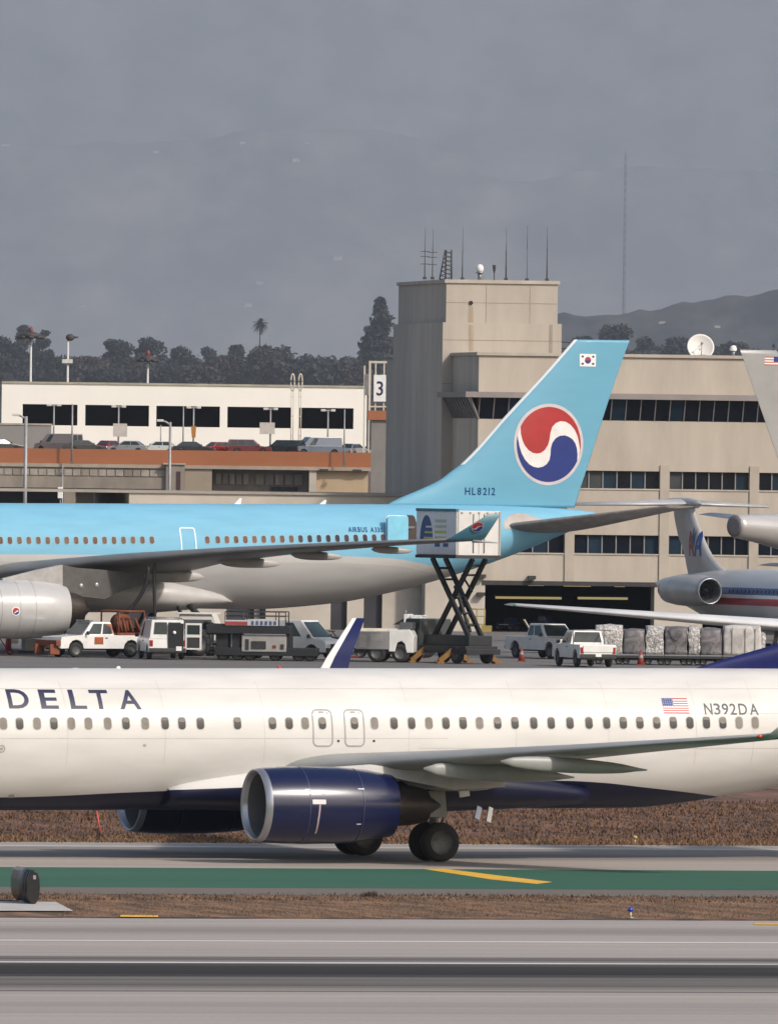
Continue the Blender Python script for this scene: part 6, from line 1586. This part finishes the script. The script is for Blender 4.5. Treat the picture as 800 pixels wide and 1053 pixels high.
# scissor arms: two crossed pairs on each side
scm = mat('scissor_dark', (.010, .010, .011), .5, .2, var=.3)
zb0 = zz(655)
for y in (-.42, .42):
    for a, b in (((-1.85, zb0), (1.75, zbx0-.05)), ((1.75, zb0), (-1.85, zbx0-.05))):
        MB().bar((a[0], y+(.09 if a[0] < 0 else -.09), a[1]), (b[0], y+(.09 if a[0] < 0 else -.09), b[1]), .16, .26).build('scissor_arm', scm, t)
mb = MB(); zm = (zb0+zbx0)/2; mb.tube([(-.05, -.6, zm), (-.05, .6, zm)], .10)
for q in (.15, .3, .72, .86): x = -1.85+3.6*q; z = zb0+(zbx0-zb0)*q; mb.tube([(x, -.45, z), (x, .45, z)], .06)
for q in (.78, .9): x = 1.75-3.6*q; z = zb0+(zbx0-zb0)*q; mb.tube([(x, -.45, z), (x, .45, z)], .06)
mb.bar((-1.2, 0, zb0+.3), (.3, 0, zm+.6), .14, .14); mb.bar((.1, -.3, zm+1.2), (-.9, -.3, zm+.3), .08, .08)
mb.build('cross_tie', scm, t)
MB().b2(-2.3, 3.4, -1.05, 1.05, .55, .95).build('chassis', ldk, t, .04)
mb = MB(); mb.b2(-2.2, 2.0, -.75, .75, .95, zb0+.1); mb.b2(-2.5, -1.2, -1.1, 1.1, .5, .8); mb.build('scissor_base', ldk, t, .03)
MB().frustum((2.05, 3.9, -1.1, 1.1), (2.1, 3.5, -1.0, 1.0), .6, 2.35).build('cab', mat('cab_dark', (.055, .065, .065), .3, var=.2), t, .06)
for sy in (1, -1): MB().b2(2.35, 3.3, sy*1.07, sy*1.09, 1.35, 2.1).build('cab_window', carglass, t)
for x in (-1.4, 2.6):
    for y in (-.95, .95): mb = MB(); wheel(mb, (x, y, .48), .48, .34, n=22); mb.build('wheel', [rubber, rimm], t)
foot = mat('outrigger_yellow', (.20, .10, .022), .6, var=.3, scale=3)
for x, y in ((-1.0, 1.25), (1.7, 1.25), (-1.0, -1.25), (1.7, -1.25)):
    mb = MB(); mb.bar((x, y*.75, .75), (x, y*1.5, .1), .16, .26); mb.b2(x-.2, x+.2, y*1.5-.22, y*1.5+.22, 0, .1); mb.build('outrigger', foot, t)

# ================================================================ pickups
vehicle('pickup_truck', 'white pickup with cab facing right, parked behind the other white pickup', 'pickup', gp(562, 677), R(-58), mat('pickup_silver', (.70, .69, .68), .35, coat=.5, var=.1), 'pickup', 'white pickups by the pallets')
t = vehicle('pickup_truck', 'white pickup seen from behind with tailgate and red lamps, beside the wrapped pallets', 'pickup', gp(600, 685.3), R(90+15), vwhite, 'pickup', 'white pickups by the pallets')
MB().b2(-2.79, -2.755, -.82, .82, .80, 1.17).build('tailgate', vwhite, t, .015); MB().b2(-2.87, -2.852, -.16, .16, .56, .70).build('number_plate', whitem, t)
mb = MB(); mb.tube([(-.9, -.85, 1.2), (-.9, -.85, 1.95), (-.9, .85, 1.95), (-.9, .85, 1.2)], .035); mb.tube([(-2.6, -.85, 1.95), (-.9, -.85, 1.95)], .025); mb.build('bed_rack', steel, t)
# traffic cones and small red gear
conem = mat('cone_orange', (.25, .045, .03), .6, var=.2)
def cone(px, py, hgt, lb, m=conem):
    t = empty('traffic_cone', gp(px, py), 0, lb, 'cone', 'cones on the apron'); MB().lathe([(0, hgt*.27), (hgt*.5, hgt*.15), (hgt, hgt*.05)], (0, 0, .03), 'z', 0, 14, True).build('cone', m, t); MB().b2(-hgt*.33, hgt*.33, -hgt*.33, hgt*.33, 0, .04).build('base', m, t); MB().lathe([(hgt*.45, hgt*.172), (hgt*.66, hgt*.125)], (0, 0, .03), 'z', 0, 14).build('band', mat('band_grey', (.30, .25, .23), .6), t)
cone(536, 680, .75, 'red orange traffic cone by the front of the left white pickup')
cone(658.5, 684, .8, 'orange cone in front of the wrapped pallets')
cone(431, 677, .7, 'orange cone under the left side of the catering truck')
cone(421, 678, .7, 'orange cone beside the wheel of the equipment truck')
t = empty('extinguisher_cart', gp(9, 673.5), 0, 'small red wheeled extinguisher cart at the far left under the engine', 'cart')
MB().lathe([(-.25, .02), (-.22, .16), (.4, .16), (.5, .04)], (0, 0, .45), 'z', 0, 14, True).build('bottle', mat('cart_red', (.36, .025, .03), .4), t); mb = MB(); mb.tube([(0, 0, .2), (-.5, 0, .95)], .03); mb.b2(-.3, .5, -.25, .25, .1, .22); mb.build('frame', mat('cart_red', ()), t)
for y in (-.22, .22): mb = MB(); wheel(mb, (.1, y, .17), .17, .08, n=14); mb.build('wheel', [rubber, rimm], t)
t = empty('steps', gp(24, 671), R(15), 'pale grey boarding steps in two blocks under the grey engine', 'steps')
MB().b2(-.9, -.35, -.4, .4, .5, 1.15).build('upper_step', vwhite, t, .03); MB().b2(.0, .9, -.4, .4, .1, .75).build('lower_step', lgr, t, .03); mb = MB(); mb.tube([(-.9, -.4, 0), (-.9, -.4, 1.6), (.9, -.4, .9)], .03); mb.b2(-1, 1, -.4, .4, .0, .12); mb.build('frame', ldk, t)

# ================================================================ wrapped cargo pallets on dollies
def wrap_mat(name, a, b, sc, net=False):
    m = bpy.data.materials.new(name); N, L = nodes(m); bs = N['Principled BSDF']; bs.inputs['Roughness'].default_value = .38
    tc = N.new('ShaderNodeTexCoord'); v = N.new('ShaderNodeTexVoronoi'); v.inputs['Scale'].default_value = sc; v.feature = 'DISTANCE_TO_EDGE'
    nz = N.new('ShaderNodeTexNoise'); nz.inputs['Scale'].default_value = sc*.8; nz.inputs['Detail'].default_value = 8; nz.inputs['Distortion'].default_value = 1.5
    L.new(tc.outputs['Object'], v.inputs['Vector']); L.new(tc.outputs['Object'], nz.inputs['Vector'])
    rp = N.new('ShaderNodeValToRGB'); rp.color_ramp.elements[0].position = .36; rp.color_ramp.elements[1].position = .64; rp.color_ramp.elements[0].color = (*a, 1); rp.color_ramp.elements[1].color = (*b, 1)
    L.new(nz.outputs['Fac'], rp.inputs['Fac']); L.new(rp.outputs['Color'], bs.inputs['Base Color'])
    if net:
        mr = N.new('ShaderNodeMapRange'); mr.inputs['From Min'].default_value = .02; mr.inputs['From Max'].default_value = .09; L.new(v.outputs['Distance'], mr.inputs['Value'])
        mx = N.new('ShaderNodeMix'); mx.data_type = 'RGBA'; L.new(mr.outputs['Result'], mx.inputs[0]); mx.inputs[6].default_value = (.17, .155, .15, 1); L.new(rp.outputs['Color'], mx.inputs[7]); L.new(mx.outputs[2], bs.inputs['Base Color'])
    bp = N.new('ShaderNodeBump'); bp.inputs['Strength'].default_value = .6; bp.inputs['Distance'].default_value = .12; L.new(nz.outputs['Fac'], bp.inputs['Height']); L.new(bp.outputs['Normal'], bs.inputs['Normal'])
    return m
wg_ = wrap_mat('wrap_grey', (.10, .09, .095), (.20, .185, .19), 2.0); ww_ = wrap_mat('net_white', (.30, .28, .27), (.70, .67, .65), 5.5, True); wp_ = wrap_mat('wrap_pale', (.36, .33, .31), (.56, .53, .50), 1.4)
from mathutils import noise as mn
def lump(mb, x0, x1, y0, y1, z0, z1, amp, seed, shoulder=.25):
    nx, nz_, rr = 10, 9, []
    n = 28
    for j in range(nz_+2):
        v = min(1, j/nz_); z = z0+(z1-z0)*v; ring = []
        kk = 1 if j <= nz_ else .35
        sh = 1-shoulder*max(0, v-.72)/.28*.5
        for i in range(n):
            a = 2*pi*i/n; ca, sa = cos(a), sin(a); p = .11
            x = (abs(ca)**p)*(1 if ca > 0 else -1); y = (abs(sa)**p)*(1 if sa > 0 else -1)
            q = Vector(((x0+x1)/2+(x1-x0)/2*x*sh*kk, (y0+y1)/2+(y1-y0)/2*y*sh*kk, z+(.04 if j > nz_ else 0)))
            d_ = mn.noise_vector(q*1.6+Vector((seed*7.3, 0, 0)))*amp + mn.noise_vector(q*4+Vector((0, seed*3.1, 0)))*amp*.4
            q += d_*(1 if 0 < j else .3); ring.append(q)
        rr.append(ring)
    mb.rings(rr, 0, True)
for i, (a, b, yt, kind, lb) in enumerate([
    (611, 640, 643.5, 'w', 'white netted cargo stack mostly hidden by the pickup, leftmost of the pallets'), (640, 662.5, 647, 'g', 'grey plastic wrapped pallet, the widest one, right of the pickup'),
    (663, 682, 644, 'w', 'white netted pallet between the two wide grey wrapped pallets'), (682.5, 706, 645, 'g', 'grey wrapped pallet with a sagging fold at its top'),
    (706.5, 718.5, 645, 'w', 'narrow white netted pallet between two grey ones'), (719, 741, 646.5, 'g', 'grey wrapped pallet left of the pale box shaped one'), (742, 786, 643.5, 'p', 'long pale shrink wrapped pallet, rightmost of the row')]):
    Y = 804.0; S_ = Y/F; c = (a+b)/2; p = W(c, 684, Y); zt_ = W(c, yt, Y).z; hw = (b-a)/2*S_*1.02
    dl2 = empty('pallet_dolly', (p.x, Y, 0), 0, lb.replace('pallet', 'load').split(',')[0].replace('cargo stack', 'load') + ' rests on this low dolly', 'dolly', 'dollies under the cargo pallets')
    MB().b2(-hw, hw, -1.3, 1.3, .36, .50).build('platform', dsteel, dl2, .02)
    for x in (-hw*.7, hw*.7):
        for y in (-1.05, 1.05): mb = MB(); wheel(mb, (x, y, .2), .2, .14, n=14); mb.build('wheel', [rubber, rimm], dl2)
    MB().tube([(-hw-.02, -.1, .3), (hw+.02, -.1, .3)], .04).build('tow_bar', ldk, dl2)
    pt = empty('cargo_pallet', (p.x, Y, .50), 0, lb, 'pallet', 'cargo pallets by the pickups')
    MB().b2(-hw*.98, hw*.98, -1.2, 1.2, .001, .07).build('base_plate', lip, pt)
    mb = MB()
    if kind == 'w':
        lump(mb, -hw*.99, hw*.99, -1.15, 1.15, .07, zt_-.5, .13, i, .2); m = ww_
    elif kind == 'g': lump(mb, -hw*.99, hw*.99, -1.15, 1.15, .07, zt_-.5, .075, i+20, .12); m = wg_
    else: lump(mb, -hw*.97, hw*.80, -1.15, 1.15, .07, zt_-.5, .05, i, .12); m = wp_
    ld = mb.build('wrapped_load', m, pt)
    if kind == 'p':
        mb = MB(); lump(mb, hw*.72, hw*.98, -1, 1, .07, (zt_-.5)*.75, .10, 77, .4); mb.build('loose_flap', ww_, pt)
        mb = MB()
        for q in (-.55, .05, .5): mb.b2(hw*q-.02, hw*q+.02, -1.19, -1.15, .1, zt_-.62)
        mb.build('strap', mat('strap_grey', (.25, .24, .24), .5), pt)
    if kind == 'g' and i == 3:
        mb = MB(); mb.rings([[(hw*.6*cos(pi+pi*k/12)*s, -1.24-.06*(1-s), (zt_-.55)-.62*s*sin(pi*k/12)) for k in range(13)] for s in (1, .75, .5, .25)], 0, True, False, False); mb.build('sagging_fold', wg_, pt)
# vehicles inside the hangar
hb = mat('hangar_blue', (.02, .035, .13), .4, coat=.4)
for px, py, wd, hgt, lb in ((522, 648.5, 19, 13, 'blue and white tug just inside the left of the hangar'), (557, 648.5, 22, 16, 'dark blue high tractor inside the hangar behind the pickup')):
    Y = 944.0; S_ = Y/F; p = W(px, py, Y); t = empty('hangar_tug', (p.x, Y, .01), R(-20), lb, 'tug', 'tugs in the hangar'); w2 = wd*S_/2; h2 = hgt*S_
    MB().b2(-w2, w2, -.7, .7, .3, h2*.6).build('body', hb, t, .05); MB().frustum((-w2*.2, w2*.8, -.6, .6), (-w2*.1, w2*.6, -.5, .5), h2*.6, h2).build('cab', hb, t, .04); MB().b2(w2*.0, w2*.7, -.63, -.59, h2*.66, h2*.9).build('window', carglass, t)
    MB().b2(-w2*.6, w2*.5, -.74, -.705, .4, h2*.45).build('white_panel', whitem, t)
    for x in (-w2*.7, w2*.7):
        for y in (-.55, .55): mb = MB(); wheel(mb, (x, y, .26), .26, .2, n=14); mb.build('wheel', [rubber, rimm], t)
Y = 939.5; a = W(538.5, 637, Y); b = W(546, 650, Y)
tag(MB().bar((a.x, Y, a.z), (b.x, Y+.3, .0), .16, .08).build('ramp_bar', mat('bar_pale', (.45, .42, .36), .6)), 'pale slanting bar leaning at the mouth of the hangar', 'bar')

# ================================================================ things along the runway
# guidance sign seen nearly edge on, on its concrete pad
pad = mat('pad_concrete', (.46, .43, .40), .85, var=.15, scale=.8)
n_, f_ = 937.4, 927.2
ground_poly('sign_pad', [(-30, 937.2), (76, 937.6), (58, 928.2), (-30, 927.4)], pad, .02)
p = G(34.5, 930.5); q = G(17.5, 925.5); dv = (q-p); ln_ = dv.length; a = math.atan2(dv.y, dv.x)
t = empty('runway_sign', (p.x, p.y, .02), a, 'black runway guidance sign seen nearly end on, on a concrete pad', 'sign')
S_ = p.y/F; hh = 34.5*S_; th = 13*S_
sg = mat('sign_black', (.008, .008, .009), .35, coat=.3, var=.3); sgf = mat('sign_face_grey', (.045, .045, .043), .45, var=.35, scale=3)
def oval(x, k=1.0): return [(x, th/2*k*sin(2*pi*i/28)*(.86 if abs(cos(2*pi*i/28)) > .93 else 1), hh*.5+hh*.5*(1 if cos(2*pi*i/28) > 0 else -1)*abs(cos(2*pi*i/28))**.8*k) for i in range(28)]
mb = MB(); mb.rings([oval(0), oval(ln_)], 0, True); mb.build('housing', sg, t)
mb = MB(); mb.rings([oval(-.04, .96), oval(-.015, 1.03), oval(.05, 1.03)], 0, True); mb.build('end_cap', sg, t)
mb = MB()
for k in range(5): x = ln_*(.12+.19*k); mb.rings([oval(x, 1.012), oval(x+.05, 1.02), oval(x+.10, 1.012)], 0, True, False)
mb.build('rib', sgf, t)
MB().box((-.05, -.02, hh*.80), (.03, .07, .10)).build('light_box', mat('chip_white', (.28, .28, .28), .4), t)
mb = MB()
for k in range(3): x = ln_*(.05+.42*k); mb.tube([(x, 0, -.02), (x, 0, .12)], .05)
mb.build('leg', steel, t)
# orange pole, blue edge light, yellow markers
p = G(104, 859); Y = p.y; S_ = Y/F
t = empty('marker_pole', (p.x, Y, 0), 0, 'thin leaning orange red marker pole in the dry grass under the nose side', 'pole'); mb = MB(); mb.tube([(0, 0, 0), (-2.2*S_, 0, 12*S_), (-4.5*S_, 0, 25*S_)], .028, 0, 6); mb.build('rod', mat('pole_orange', (.60, .10, .06), .5), t); MB().lathe([(0, .09), (.08, .07)], (0, 0, 0), 'z', 0, 10, True).build('base', dsteel, t)
def edge_light(px, py, hgt, lb, top):
    p = G(px, py); t = empty('edge_light', (p.x, p.y, 0), 0, lb, 'light', 'taxiway edge lights'); S_ = p.y/F; h = hgt*S_
    MB().tube([(0, 0, 0), (0, 0, h*.62)], .028, 0, 8).build('stem', mat('stem_pale', (.50, .42, .25), .6), t); MB().lathe([(h*.60, .05), (h*.66, .075), (h*.86, .07), (h, .02)], (0, 0, 0), 'z', 0, 14, True).build('lamp', top, t); MB().lathe([(0, .10), (.03, .10)], (0, 0, 0), 'z', 0, 14, True).build('base', steel, t)
edge_light(648, 944.5, 12, 'blue topped taxiway edge light in the near dry grass', mat('lamp_blue', (.02, .04, .35), .15, coat=.8))
edge_light(652.5, 868, 9, 'pale yellow edge light at the far side of the taxiway', mat('lamp_straw', (.45, .32, .10), .4))
# small dry bush by the green strip
def bush(px, py, w_, hgt, lb, seed):
    rg = random.Random(seed); p = G(px, py); mb = MB(); S_ = p.y/F
    for i in range(140):
        a = rg.uniform(0, 2*pi); e = rg.uniform(.2, 1.4); l = hgt*S_*rg.uniform(.5, 1.1); d_ = Vector((cos(a)*cos(e)*w_/hgt*.9, sin(a)*cos(e), sin(e)))*l; s = Vector((-sin(a), cos(a), 0))*.018
        o = Vector((rg.gauss(0, .1), rg.gauss(0, .1), 0)); mb.add([o-s, o+s, o+d_], [(0, 1, 2)])
    ob = mb.build('dry_bush', gm[2], None, loc=(p.x, p.y, -.01), fixn=False); tag(ob, lb, 'bush')
bush(380, 921.5, 12, 7, 'small dark dry bush on the far rim of the near grass strip', 3)
